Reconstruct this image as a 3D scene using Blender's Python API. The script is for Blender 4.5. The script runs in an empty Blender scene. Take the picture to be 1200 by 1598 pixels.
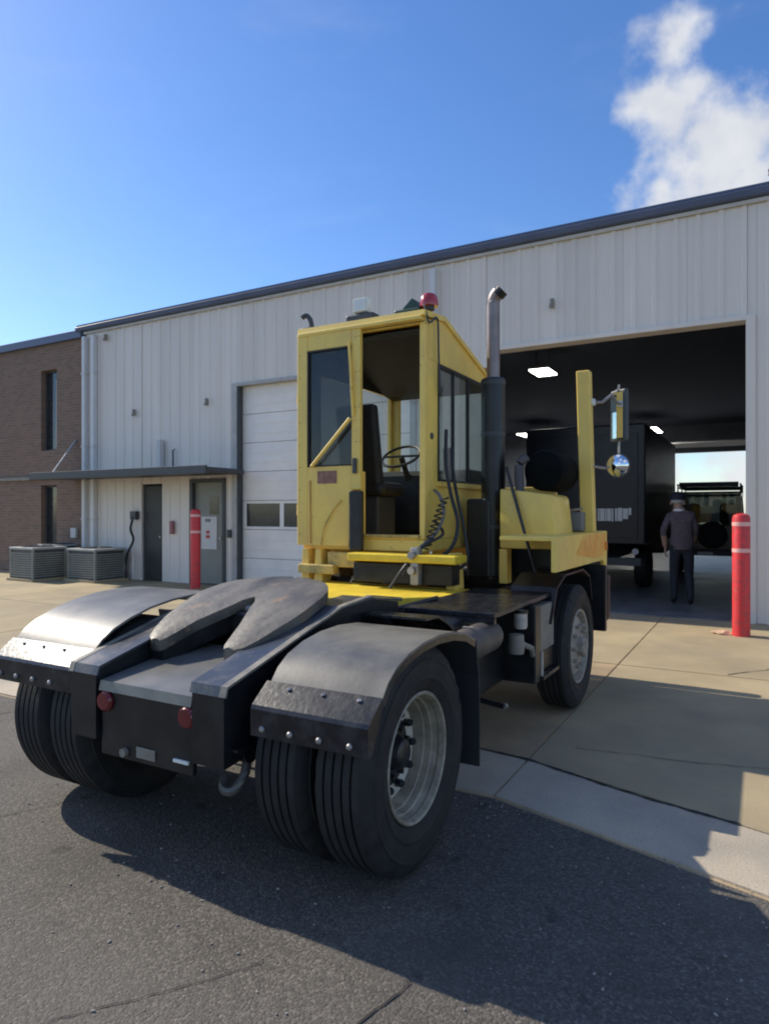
import bpy, bmesh, math, random
from mathutils import Vector, Matrix
random.seed(7)
R = math.radians
scene = bpy.context.scene
C = scene.collection

# ------------------------------------------------------------------ camera
CAM_YAW = R(29.3)
cam = bpy.data.cameras.new('camera')
cam.sensor_fit = 'VERTICAL'
cam.sensor_height = 36.0
cam.sensor_width = 27.0
cam.lens = 36.0 * 1050 / 1598
cam.clip_start = 0.05
cam.clip_end = 3000
cam_o = bpy.data.objects.new('camera', cam)
C.objects.link(cam_o)
cam_o.location = (0, 0, 1.6)
cam_o.rotation_euler = (R(90), 0, CAM_YAW)
scene.camera = cam_o

# ------------------------------------------------------------------ sun and sky
SUN_EL = R(37.5)
SUN_BACK = R(3.0)                       # the sun stands a little behind the plane of the wall
to_sun = Vector((-math.cos(SUN_BACK) * math.cos(SUN_EL), math.sin(SUN_BACK) * math.cos(SUN_EL), math.sin(SUN_EL)))
sun = bpy.data.lights.new('sun', 'SUN')
sun.energy = 3.05
sun.angle = R(0.55)
sun.color = (1.0, 0.91, 0.76)
sun_o = bpy.data.objects.new('sun', sun)
C.objects.link(sun_o)
sun_o.rotation_euler = to_sun.to_track_quat('Z', 'Y').to_euler()
sun_o.location = (-20, 2, 20)

world = bpy.data.worlds.new('World')
scene.world = world
world.use_nodes = True
wt = world.node_tree
wt.nodes.clear()


def wn(kind, **kw):
    n = wt.nodes.new(kind)
    for k, v in kw.items():
        setattr(n, k, v)
    return n


sky = wn('ShaderNodeTexSky')
sky.sky_type = 'NISHITA'
sky.sun_disc = False
sky.sun_elevation = SUN_EL
sky.sun_rotation = math.atan2(to_sun.x, to_sun.y)
sky.altitude = 0
sky.air_density = 1.0
sky.dust_density = 0.3
sky.ozone_density = 3.2
hsv = wn('ShaderNodeHueSaturation')
hsv.inputs['Saturation'].default_value = 1.2
hsv.inputs['Hue'].default_value = 0.508
hsv.inputs['Value'].default_value = 0.88
wt.links.new(sky.outputs[0], hsv.inputs['Color'])
geo = wn('ShaderNodeTexCoord')


def dir_from(az_right_of_y, el):
    a, e = R(az_right_of_y), R(el)
    return (math.sin(a) * math.cos(e), math.cos(a) * math.cos(e), math.sin(e))


# cumulus clouds: blobs of direction with noisy edges, scattered round the whole sky
clouds = [(-6.2, 32.6, .055), (-7.9, 30.2, .05), (-5.8, 29.0, .06), (-4.0, 26.2, .085), (-6.0, 24.8, .06), (-1.7, 26.4, .07), (-.2, 23.4, .11), (-6.6, 23.2, .06), (-3.0, 22.6, .11), (6, 24, .13),
          (12, 21, .15), (3, 3, .2), (-12, 2.5, .2), (22, 4, .25)]
# unseen cumulus added round the rest of the sky to lift the ambient light
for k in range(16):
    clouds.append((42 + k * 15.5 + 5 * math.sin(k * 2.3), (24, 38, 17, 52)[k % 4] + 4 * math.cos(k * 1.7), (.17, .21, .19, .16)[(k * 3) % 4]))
dirn = wn('ShaderNodeVectorMath', operation='NORMALIZE')
wt.links.new(geo.outputs['Generated'], dirn.inputs[0])
warp = wn('ShaderNodeTexNoise')
warp.inputs['Scale'].default_value = 9.0
warp.inputs['Detail'].default_value = 3.0
wt.links.new(dirn.outputs[0], warp.inputs['Vector'])
wsub = wn('ShaderNodeVectorMath', operation='SUBTRACT')
wt.links.new(warp.outputs['Color'], wsub.inputs[0])
wsub.inputs[1].default_value = (.5, .5, .5)
wsc = wn('ShaderNodeVectorMath', operation='SCALE')
wt.links.new(wsub.outputs[0], wsc.inputs[0])
wsc.inputs['Scale'].default_value = 0.06
wadd = wn('ShaderNodeVectorMath', operation='ADD')
wt.links.new(dirn.outputs[0], wadd.inputs[0])
wt.links.new(wsc.outputs[0], wadd.inputs[1])
acc = None
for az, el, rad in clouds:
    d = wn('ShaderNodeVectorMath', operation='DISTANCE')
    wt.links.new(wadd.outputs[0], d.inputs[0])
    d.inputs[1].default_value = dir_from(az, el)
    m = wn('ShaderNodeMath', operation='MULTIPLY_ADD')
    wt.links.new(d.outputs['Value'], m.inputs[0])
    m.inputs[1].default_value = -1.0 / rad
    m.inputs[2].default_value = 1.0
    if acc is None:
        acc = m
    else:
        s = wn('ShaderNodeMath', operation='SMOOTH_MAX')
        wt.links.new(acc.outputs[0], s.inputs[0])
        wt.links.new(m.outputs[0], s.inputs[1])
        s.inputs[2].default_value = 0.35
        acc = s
cn = wn('ShaderNodeTexNoise')
cn.inputs['Scale'].default_value = 17.0
cn.inputs['Detail'].default_value = 7.0
cn.inputs['Roughness'].default_value = 0.54
wt.links.new(dirn.outputs[0], cn.inputs['Vector'])
cm = wn('ShaderNodeMath', operation='MULTIPLY_ADD')
wt.links.new(cn.outputs['Fac'], cm.inputs[0])
cm.inputs[1].default_value = 2.0
cm.inputs[2].default_value = -1.0
ca = wn('ShaderNodeMath', operation='ADD')
wt.links.new(acc.outputs[0], ca.inputs[0])
wt.links.new(cm.outputs[0], ca.inputs[1])
cr = wn('ShaderNodeMapRange', interpolation_type='SMOOTHSTEP')
wt.links.new(ca.outputs[0], cr.inputs['Value'])
cr.inputs['From Min'].default_value = 0.0
cr.inputs['From Max'].default_value = 0.85
cr.inputs['To Max'].default_value = 0.93
# soft grey and white billows inside the cloud
cn2 = wn('ShaderNodeTexNoise')
cn2.inputs['Scale'].default_value = 11.0
cn2.inputs['Detail'].default_value = 4.0
wt.links.new(wadd.outputs[0], cn2.inputs['Vector'])
ccol = wn('ShaderNodeMix', data_type='RGBA')
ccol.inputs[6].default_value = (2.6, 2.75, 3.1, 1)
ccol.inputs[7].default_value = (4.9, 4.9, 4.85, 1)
wt.links.new(cn2.outputs['Fac'], ccol.inputs[0])
cmix = wn('ShaderNodeMix', data_type='RGBA')
wt.links.new(cr.outputs['Result'], cmix.inputs[0])
wt.links.new(hsv.outputs[0], cmix.inputs[6])
wt.links.new(ccol.outputs[2], cmix.inputs[7])
wm = wn('ShaderNodeMapping')
wm.inputs['Scale'].default_value = (1.0, 2.2, 4.5)
wt.links.new(dirn.outputs[0], wm.inputs['Vector'])
wz = wn('ShaderNodeTexNoise')
wz.inputs['Scale'].default_value = 2.6
wz.inputs['Detail'].default_value = 9.0
wz.inputs['Roughness'].default_value = 0.62
wz.inputs['Distortion'].default_value = 0.5
wt.links.new(wm.outputs[0], wz.inputs['Vector'])
wr = wn('ShaderNodeMapRange', interpolation_type='SMOOTHSTEP')
wt.links.new(wz.outputs['Fac'], wr.inputs['Value'])
wr.inputs['From Min'].default_value = 0.50
wr.inputs['From Max'].default_value = 0.80
wr.inputs['To Max'].default_value = 0.07
wmix = wn('ShaderNodeMix', data_type='RGBA')
wt.links.new(wr.outputs['Result'], wmix.inputs[0])
wt.links.new(cmix.outputs[2], wmix.inputs[6])
wmix.inputs[7].default_value = (4.2, 4.3, 4.5, 1)
bg = wn('ShaderNodeBackground')
bg.inputs['Strength'].default_value = 0.125
wt.links.new(wmix.outputs[2], bg.inputs['Color'])
wo = wn('ShaderNodeOutputWorld')
wt.links.new(bg.outputs[0], wo.inputs['Surface'])

# ------------------------------------------------------------------ exposure
scene.view_settings.view_transform = 'Standard'
scene.view_settings.look = 'None'
scene.view_settings.gamma = 1.0
scene.view_settings.use_curve_mapping = False
scene.view_settings.exposure = 0.74
scene.cycles.max_bounces = 8
scene.cycles.use_denoising = True
scene.cycles.filter_width = 2.0

# ------------------------------------------------------------------ materials
MATS = {}


def mat(name, base, rough=0.6, metal=0.0, var=0.12, scale=6.0, dirt=None, dirt_amt=0.5, dirt_scale=3.0, bump=0.0, bump_scale=60.0,
        spec=0.5, coat=0.0, stretch=(1, 1, 1), rough_var=0.1, transmission=0.0, emit=None, dirt_lo=.42, dirt_hi=.68, speck=None, speck_scale=200., speck_lo=.6, objrand=0.0):
    if name in MATS:
        return MATS[name]
    m = bpy.data.materials.new(name)
    m.use_nodes = True
    nt = m.node_tree
    L = nt.links
    p = nt.nodes['Principled BSDF']
    tc = nt.nodes.new('ShaderNodeTexCoord')
    mp = nt.nodes.new('ShaderNodeMapping')
    mp.inputs['Scale'].default_value = stretch
    L.new(tc.outputs['Object'], mp.inputs['Vector'])
    n = nt.nodes.new('ShaderNodeTexNoise')
    n.inputs['Scale'].default_value = scale
    n.inputs['Detail'].default_value = 6
    L.new(mp.outputs[0], n.inputs['Vector'])
    mx = nt.nodes.new('ShaderNodeMix')
    mx.data_type = 'RGBA'
    lo = [max(0, c * (1 - var)) for c in base]
    hi = [min(1, c * (1 + var)) for c in base]
    mx.inputs[6].default_value = (*lo, 1)
    mx.inputs[7].default_value = (*hi, 1)
    ramp = nt.nodes.new('ShaderNodeMapRange')
    ramp.inputs['From Min'].default_value = .3
    ramp.inputs['From Max'].default_value = .7
    L.new(n.outputs['Fac'], ramp.inputs['Value'])
    L.new(ramp.outputs[0], mx.inputs[0])
    out = mx.outputs[2]
    if dirt:
        d = nt.nodes.new('ShaderNodeTexNoise')
        d.inputs['Scale'].default_value = dirt_scale
        d.inputs['Detail'].default_value = 8
        d.inputs['Roughness'].default_value = .65
        L.new(mp.outputs[0], d.inputs['Vector'])
        dr = nt.nodes.new('ShaderNodeMapRange')
        dr.inputs['From Min'].default_value = dirt_lo
        dr.inputs['From Max'].default_value = dirt_hi
        dr.inputs['To Max'].default_value = dirt_amt
        L.new(d.outputs['Fac'], dr.inputs['Value'])
        m2 = nt.nodes.new('ShaderNodeMix')
        m2.data_type = 'RGBA'
        L.new(dr.outputs[0], m2.inputs[0])
        L.new(out, m2.inputs[6])
        m2.inputs[7].default_value = (*dirt, 1)
        out = m2.outputs[2]
    if speck:
        s = nt.nodes.new('ShaderNodeTexNoise')
        s.inputs['Scale'].default_value = speck_scale
        s.inputs['Detail'].default_value = 2
        L.new(tc.outputs['Object'], s.inputs['Vector'])
        sr = nt.nodes.new('ShaderNodeMapRange')
        sr.inputs['From Min'].default_value = speck_lo
        sr.inputs['From Max'].default_value = speck_lo + .12
        L.new(s.outputs['Fac'], sr.inputs['Value'])
        m3 = nt.nodes.new('ShaderNodeMix')
        m3.data_type = 'RGBA'
        L.new(sr.outputs[0], m3.inputs[0])
        L.new(out, m3.inputs[6])
        m3.inputs[7].default_value = (*speck, 1)
        out = m3.outputs[2]
    if objrand:
        oi = nt.nodes.new('ShaderNodeObjectInfo')
        om = nt.nodes.new('ShaderNodeMapRange')
        om.inputs['To Min'].default_value = 1 - objrand
        om.inputs['To Max'].default_value = 1 + objrand
        L.new(oi.outputs['Random'], om.inputs['Value'])
        hv = nt.nodes.new('ShaderNodeHueSaturation')
        L.new(om.outputs[0], hv.inputs['Value'])
        L.new(out, hv.inputs['Color'])
        out = hv.outputs[0]
    L.new(out, p.inputs['Base Color'])
    rr = nt.nodes.new('ShaderNodeMapRange')
    rr.inputs['To Min'].default_value = max(.03, rough - rough_var)
    rr.inputs['To Max'].default_value = min(1, rough + rough_var)
    L.new(n.outputs['Fac'], rr.inputs['Value'])
    L.new(rr.outputs[0], p.inputs['Roughness'])
    p.inputs['Metallic'].default_value = metal
    p.inputs['Specular IOR Level'].default_value = spec
    p.inputs['Coat Weight'].default_value = coat
    p.inputs['Transmission Weight'].default_value = transmission
    if emit:
        p.inputs['Emission Color'].default_value = (*emit[:3], 1)
        p.inputs['Emission Strength'].default_value = emit[3]
    if bump:
        b = nt.nodes.new('ShaderNodeBump')
        b.inputs['Strength'].default_value = bump
        b.inputs['Distance'].default_value = .01
        bn = nt.nodes.new('ShaderNodeTexNoise')
        bn.inputs['Scale'].default_value = bump_scale
        bn.inputs['Detail'].default_value = 4
        L.new(tc.outputs['Object'], bn.inputs['Vector'])
        L.new(bn.outputs['Fac'], b.inputs['Height'])
        L.new(b.outputs[0], p.inputs['Normal'])
    MATS[name] = m
    return m


def glass(name, tint, rough=.02, mix=.35):
    """thin window glass: see-through with a mirror-like share"""
    m = bpy.data.materials.new(name)
    m.use_nodes = True
    nt = m.node_tree
    nt.nodes.clear()
    o = nt.nodes.new('ShaderNodeOutputMaterial')
    t = nt.nodes.new('ShaderNodeBsdfTransparent')
    t.inputs[0].default_value = (*tint, 1)
    g = nt.nodes.new('ShaderNodeBsdfGlossy')
    g.inputs['Roughness'].default_value = rough
    lw = nt.nodes.new('ShaderNodeLayerWeight')
    lw.inputs['Blend'].default_value = .5
    pw = nt.nodes.new('ShaderNodeMath')
    pw.operation = 'POWER'
    pw.inputs[1].default_value = 3.0
    nt.links.new(lw.outputs['Facing'], pw.inputs[0])
    f = nt.nodes.new('ShaderNodeMath')
    f.operation = 'MULTIPLY_ADD'
    f.inputs[1].default_value = .55
    f.inputs[2].default_value = .04
    nt.links.new(pw.outputs[0], f.inputs[0])
    n = nt.nodes.new('ShaderNodeTexNoise')
    n.inputs['Scale'].default_value = 5
    df = nt.nodes.new('ShaderNodeBsdfDiffuse')
    df.inputs[0].default_value = (.25, .25, .22, 1)
    dm = nt.nodes.new('ShaderNodeMath')
    dm.operation = 'MULTIPLY'
    dm.inputs[1].default_value = mix
    nt.links.new(n.outputs['Fac'], dm.inputs[0])
    m0 = nt.nodes.new('ShaderNodeMixShader')
    nt.links.new(dm.outputs[0], m0.inputs[0])
    nt.links.new(t.outputs[0], m0.inputs[1])
    nt.links.new(df.outputs[0], m0.inputs[2])
    mx = nt.nodes.new('ShaderNodeMixShader')
    nt.links.new(f.outputs[0], mx.inputs[0])
    nt.links.new(m0.outputs[0], mx.inputs[1])
    nt.links.new(g.outputs[0], mx.inputs[2])
    nt.links.new(mx.outputs[0], o.inputs[0])
    return m


M_YEL = mat('yellow_paint', (.95, .66, .14), .46, var=.06, scale=2.0, dirt=(.66, .42, .13), dirt_amt=.5, dirt_scale=4, bump=.06, bump_scale=12, coat=.12, stretch=(1, 1, .7), speck=(.34, .21, .09), speck_scale=22, speck_lo=.70)
M_YELDK = mat('yellow_paint_grimy', (.66, .47, .13), .55, var=.2, scale=6, dirt=(.10, .08, .05), dirt_amt=.7, dirt_scale=9, bump=.1, bump_scale=40)
M_YELBR = mat('yellow_paint_strong', (.86, .62, .045), .45, var=.08, scale=4, dirt=(.45, .31, .05), dirt_amt=.4, dirt_scale=9, bump=.05)  # more saturated yellow for the deck and step behind the cab
M_BLK = mat('black_paint', (.008, .009, .012), .34, var=.3, scale=8, dirt=(.035, .034, .032), dirt_amt=.5, dirt_scale=6, bump=.08, bump_scale=50)
M_BLKDUST = mat('black_paint_glossy', (.010, .011, .015), .26, var=.25, scale=9, dirt=(.055, .055, .055), dirt_amt=.6, dirt_scale=11, bump=.10, bump_scale=45, dirt_lo=.45, dirt_hi=.66)
M_FENDER = mat('fender_steel_dusty', (.095, .092, .086), .40, var=.15, scale=4, dirt=(.23, .215, .185), dirt_amt=.8, dirt_scale=2.6, bump=.04, bump_scale=40, dirt_lo=.36, dirt_hi=.62)
M_FIFTH = mat('greasy_worn_steel', (.135, .122, .102), .5, metal=.2, var=.3, scale=5, dirt=(.035, .032, .030), dirt_amt=.8, dirt_scale=3.5, bump=.25, bump_scale=30, rough_var=.2, stretch=(1.5, .6, 1), speck=(.22, .15, .10), speck_scale=9, speck_lo=.62, dirt_lo=.5, dirt_hi=.66)
M_RAMP = mat('worn_ramp_steel', (.060, .066, .078), .33, metal=.2, var=.3, scale=6, dirt=(.24, .20, .15), dirt_amt=.75, dirt_scale=3.6, bump=.12, bump_scale=45, dirt_lo=.50, dirt_hi=.66)
M_RUB = mat('tyre_rubber', (.011, .011, .012), .75, var=.25, scale=12, dirt=(.032, .030, .027), dirt_amt=.6, dirt_scale=8, bump=.15, bump_scale=80)
M_HOSE = mat('black_hose', (.02, .02, .022), .5, var=.2, scale=20)
M_RIM = mat('rim_offwhite', (.44, .40, .33), .5, var=.2, scale=9, dirt=(.15, .11, .07), dirt_amt=.85, dirt_scale=10, bump=.1, bump_scale=50)
M_RIMRUST = mat('rim_rusty', (.40, .36, .31), .6, var=.25, scale=9, dirt=(.13, .07, .045), dirt_amt=.8, dirt_scale=9, bump=.1)
M_STEEL = mat('bare_steel', (.42, .41, .40), .42, metal=.6, var=.2, scale=10, dirt=(.22, .17, .14), dirt_amt=.5, dirt_scale=8)
M_CHROME = mat('exhaust_steel', (.26, .22, .22), .42, metal=.5, var=.2, scale=7, dirt=(.22, .16, .14), dirt_amt=.6, dirt_scale=6)
M_WHITE = mat('white_plastic', (.78, .80, .74), .35, var=.05)
M_GREYBOX = mat('grey_box_paint', (.27, .25, .21), .6, var=.15, scale=6, dirt=(.10, .08, .06), dirt_amt=.6, dirt_scale=6)
M_REDL = mat('red_lens', (.16, .012, .016), .25, var=.1, coat=.4)
M_AMBER = mat('amber_lens', (.80, .28, .03), .3, var=.1, coat=.4)
M_ORANGE = mat('orange_patch', (.90, .40, .06), .45, var=.10, scale=14, dirt=(.93, .60, .12), dirt_amt=.75, dirt_scale=6)
M_STICK = mat('faded_red_sticker', (.28, .13, .09), .5, var=.3, scale=30)
M_VINYL = mat('black_vinyl', (.02, .02, .02), .55, var=.3, scale=10)
M_MIRROR = mat('mirror_silver', (.82, .84, .86), .02, metal=1.0, var=.01, rough_var=.0)
M_GLASS = glass('cab_glass', (.90, .94, .92), mix=.10)
M_GLASSDK = glass('cab_glass_smoked', (.35, .36, .36), mix=.22)
M_GREEN = mat('dark_green_plastic', (.02, .06, .045), .45, var=.15)

M_WALL = mat('grey_sheet_metal', (.74, .69, .63), .5, var=.06, scale=1.2, dirt=(.58, .535, .48), dirt_amt=.32, dirt_scale=2.2, stretch=(1, 1, .12), objrand=.035, bump=.03, bump_scale=3)
M_TRIM = mat('light_grey_trim', (.56, .56, .55), .5, var=.06)
M_FASCIA = mat('blue_grey_fascia', (.085, .115, .20), .45, var=.1, scale=2)
M_DARKGR = mat('charcoal_trim', (.055, .06, .065), .5, var=.15)
M_DOORW = mat('white_overhead_door', (.86, .81, .75), .45, var=.04, scale=2, dirt=(.62, .61, .59), dirt_amt=.4, dirt_scale=1.5)
M_DOORG = mat('grey_green_door', (.25, .26, .235), .5, var=.1, scale=3)
M_DOORD = mat('dark_door', (.035, .037, .036), .5, var=.2)
M_PANE = mat('dark_pane', (.03, .035, .04), .12, var=.1, spec=.7)
M_BRICKM = None
M_DOWN = mat('white_downspout', (.62, .63, .64), .45, var=.05)
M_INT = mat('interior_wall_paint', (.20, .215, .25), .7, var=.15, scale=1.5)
M_INTFLOOR = mat('workshop_floor', (.22, .22, .22), .4, var=.2, scale=1.2, dirt=(.05, .05, .05), dirt_amt=.6, dirt_scale=2)
M_LAMP = mat('lit_lamp', (.9, .9, .88), .4, var=.01, emit=(1, .97, .9, 11))
M_REDP = mat('red_bollard_plastic', (.72, .035, .045), .45, var=.07, scale=6, dirt=(.34, .06, .055), dirt_amt=.75, dirt_scale=11, speck=(.55, .12, .11), speck_scale=16, speck_lo=.66)
M_TAPE = mat('reflective_tape', (.80, .45, .42), .4, var=.05)
M_ACM = mat('grey_green_casing', (.24, .245, .215), .6, var=.15, scale=5)
M_ACT = mat('pale_casing_top', (.40, .41, .40), .5, var=.1)
M_NAVY = mat('navy_truck_paint', (.007, .008, .016), .35, var=.2)
M_LETTER = mat('white_lettering', (.80, .80, .78), .5, var=.05)
M_CARBLK = mat('dark_car_paint', (.020, .011, .013), .25, var=.2, coat=.5)
M_CARGL = glass('car_glass', (.42, .46, .48), mix=.15)
M_SHIRT = mat('plaid_shirt', (.11, .085, .095), .8, var=.45, scale=22, stretch=(3, 3, 1))
M_JEANS = mat('dark_trousers', (.022, .024, .032), .85, var=.25, scale=15)
M_SKIN = mat('skin', (.42, .25, .18), .5, var=.06)
M_SHOE = mat('dark_shoes', (.02, .018, .017), .6, var=.2)
M_CAP = mat('dark_cap', (.02, .022, .035), .8, var=.2)
M_HAIR = mat('grey_hair', (.42, .40, .38), .7, var=.1, scale=60)
M_PAPER = mat('notice_paper', (.66, .67, .66), .6, var=.03)
M_CRACK = mat('crack_filler', (.028, .026, .025), .85, var=.3, scale=20)
M_RED = mat('red_print', (.5, .06, .06), .5, var=.1)
M_GREYP = mat('grey_print', (.22, .22, .23), .5, var=.1)

M_CONC = mat('tan_concrete', (.42, .335, .195), .85, var=.14, scale=1.1, dirt=(.25, .21, .15), dirt_amt=.65, dirt_scale=.8, bump=.25, bump_scale=70,
             objrand=.06, speck=(.30, .26, .20), speck_scale=90, speck_lo=.58)
M_CONCG = mat('grey_concrete_strip', (.48, .41, .31), .85, var=.12, scale=1.5, dirt=(.24, .22, .19), dirt_amt=.6, dirt_scale=1.3, bump=.3, bump_scale=80,
              objrand=.06, speck=(.24, .23, .20), speck_scale=120, speck_lo=.58)
M_CONCD = mat('stained_concrete', (.42, .31, .185), .85, var=.16, scale=1.1, dirt=(.24, .175, .115), dirt_amt=.8, dirt_scale=1.6, bump=.25, bump_scale=70,
              objrand=.06, speck=(.2, .18, .14), speck_scale=90, speck_lo=.58)


def asphalt_mat():
    m = bpy.data.materials.new('aged_asphalt')
    m.use_nodes = True
    nt = m.node_tree
    L = nt.links
    p = nt.nodes['Principled BSDF']
    tc = nt.nodes.new('ShaderNodeTexCoord')
    v = nt.nodes.new('ShaderNodeTexVoronoi')
    v.inputs['Scale'].default_value = 105
    L.new(tc.outputs['Object'], v.inputs['Vector'])
    sep = nt.nodes.new('ShaderNodeSeparateColor')
    L.new(v.outputs['Color'], sep.inputs[0])
    st = nt.nodes.new('ShaderNodeValToRGB')
    e = st.color_ramp.elements
    e[0].position, e[0].color = 0.0, (.066, .059, .051, 1)
    e[1].position, e[1].color = 1.0, (.185, .166, .142, 1)
    k = e.new(.55)
    k.color = (.100, .090, .077, 1)
    k = e.new(.85)
    k.color = (.132, .119, .101, 1)
    L.new(sep.outputs[0], st.inputs[0])
    out = st.outputs[0]
    # worn paler areas, darker binder areas, oil drips
    for sc, lo, hi, col, amt in ((.55, .48, .66, (.150, .136, .116), .55), (1.6, .50, .68, (.050, .045, .040), .45), (5.0, .645, .72, (.022, .020, .018), .65)):
        n = nt.nodes.new('ShaderNodeTexNoise')
        n.inputs['Scale'].default_value = sc
        n.inputs['Detail'].default_value = 6
        L.new(tc.outputs['Object'], n.inputs['Vector'])
        r = nt.nodes.new('ShaderNodeMapRange')
        r.inputs['From Min'].default_value = lo
        r.inputs['From Max'].default_value = hi
        r.inputs['To Max'].default_value = amt
        L.new(n.outputs['Fac'], r.inputs['Value'])
        mx = nt.nodes.new('ShaderNodeMix')
        mx.data_type = 'RGBA'
        L.new(r.outputs[0], mx.inputs[0])
        L.new(out, mx.inputs[6])
        mx.inputs[7].default_value = (*col, 1)
        out = mx.outputs[2]
    L.new(out, p.inputs['Base Color'])
    p.inputs['Roughness'].default_value = .9
    b = nt.nodes.new('ShaderNodeBump')
    b.inputs['Strength'].default_value = .55
    b.inputs['Distance'].default_value = .006
    b.invert = True
    L.new(v.outputs['Distance'], b.inputs['Height'])
    L.new(b.outputs[0], p.inputs['Normal'])
    return m


M_ASPH = asphalt_mat()
M_TAIL = mat('dusty_tail_steel', (.155, .155, .150), .38, metal=.15, var=.2, scale=5, dirt=(.27, .24, .19), dirt_amt=.7, dirt_scale=3, bump=.06)


def brick_mat():
    m = bpy.data.materials.new('brown_brick')
    m.use_nodes = True
    nt = m.node_tree
    p = nt.nodes['Principled BSDF']
    tc = nt.nodes.new('ShaderNodeTexCoord')
    sx = nt.nodes.new('ShaderNodeSeparateXYZ')
    cx = nt.nodes.new('ShaderNodeCombineXYZ')
    nt.links.new(tc.outputs['Object'], sx.inputs[0])
    nt.links.new(sx.outputs[0], cx.inputs[0])
    nt.links.new(sx.outputs[2], cx.inputs[1])
    b = nt.nodes.new('ShaderNodeTexBrick')
    b.inputs['Color1'].default_value = (.25, .155, .108, 1)
    b.inputs['Color2'].default_value = (.185, .118, .084, 1)
    b.inputs['Mortar'].default_value = (.22, .19, .165, 1)
    b.inputs['Scale'].default_value = 1.0
    b.inputs['Brick Width'].default_value = .21
    b.inputs['Row Height'].default_value = .075
    b.inputs['Mortar Size'].default_value = .008
    nt.links.new(cx.outputs[0], b.inputs['Vector'])
    nt.links.new(b.outputs['Color'], p.inputs['Base Color'])
    p.inputs['Roughness'].default_value = .85
    bp = nt.nodes.new('ShaderNodeBump')
    bp.inputs['Strength'].default_value = .4
    bp.inputs['Distance'].default_value = .01
    bp.invert = True
    nt.links.new(b.outputs['Fac'], bp.inputs['Height'])
    nt.links.new(bp.outputs[0], p.inputs['Normal'])
    return m


M_BRICKM = brick_mat()


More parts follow.
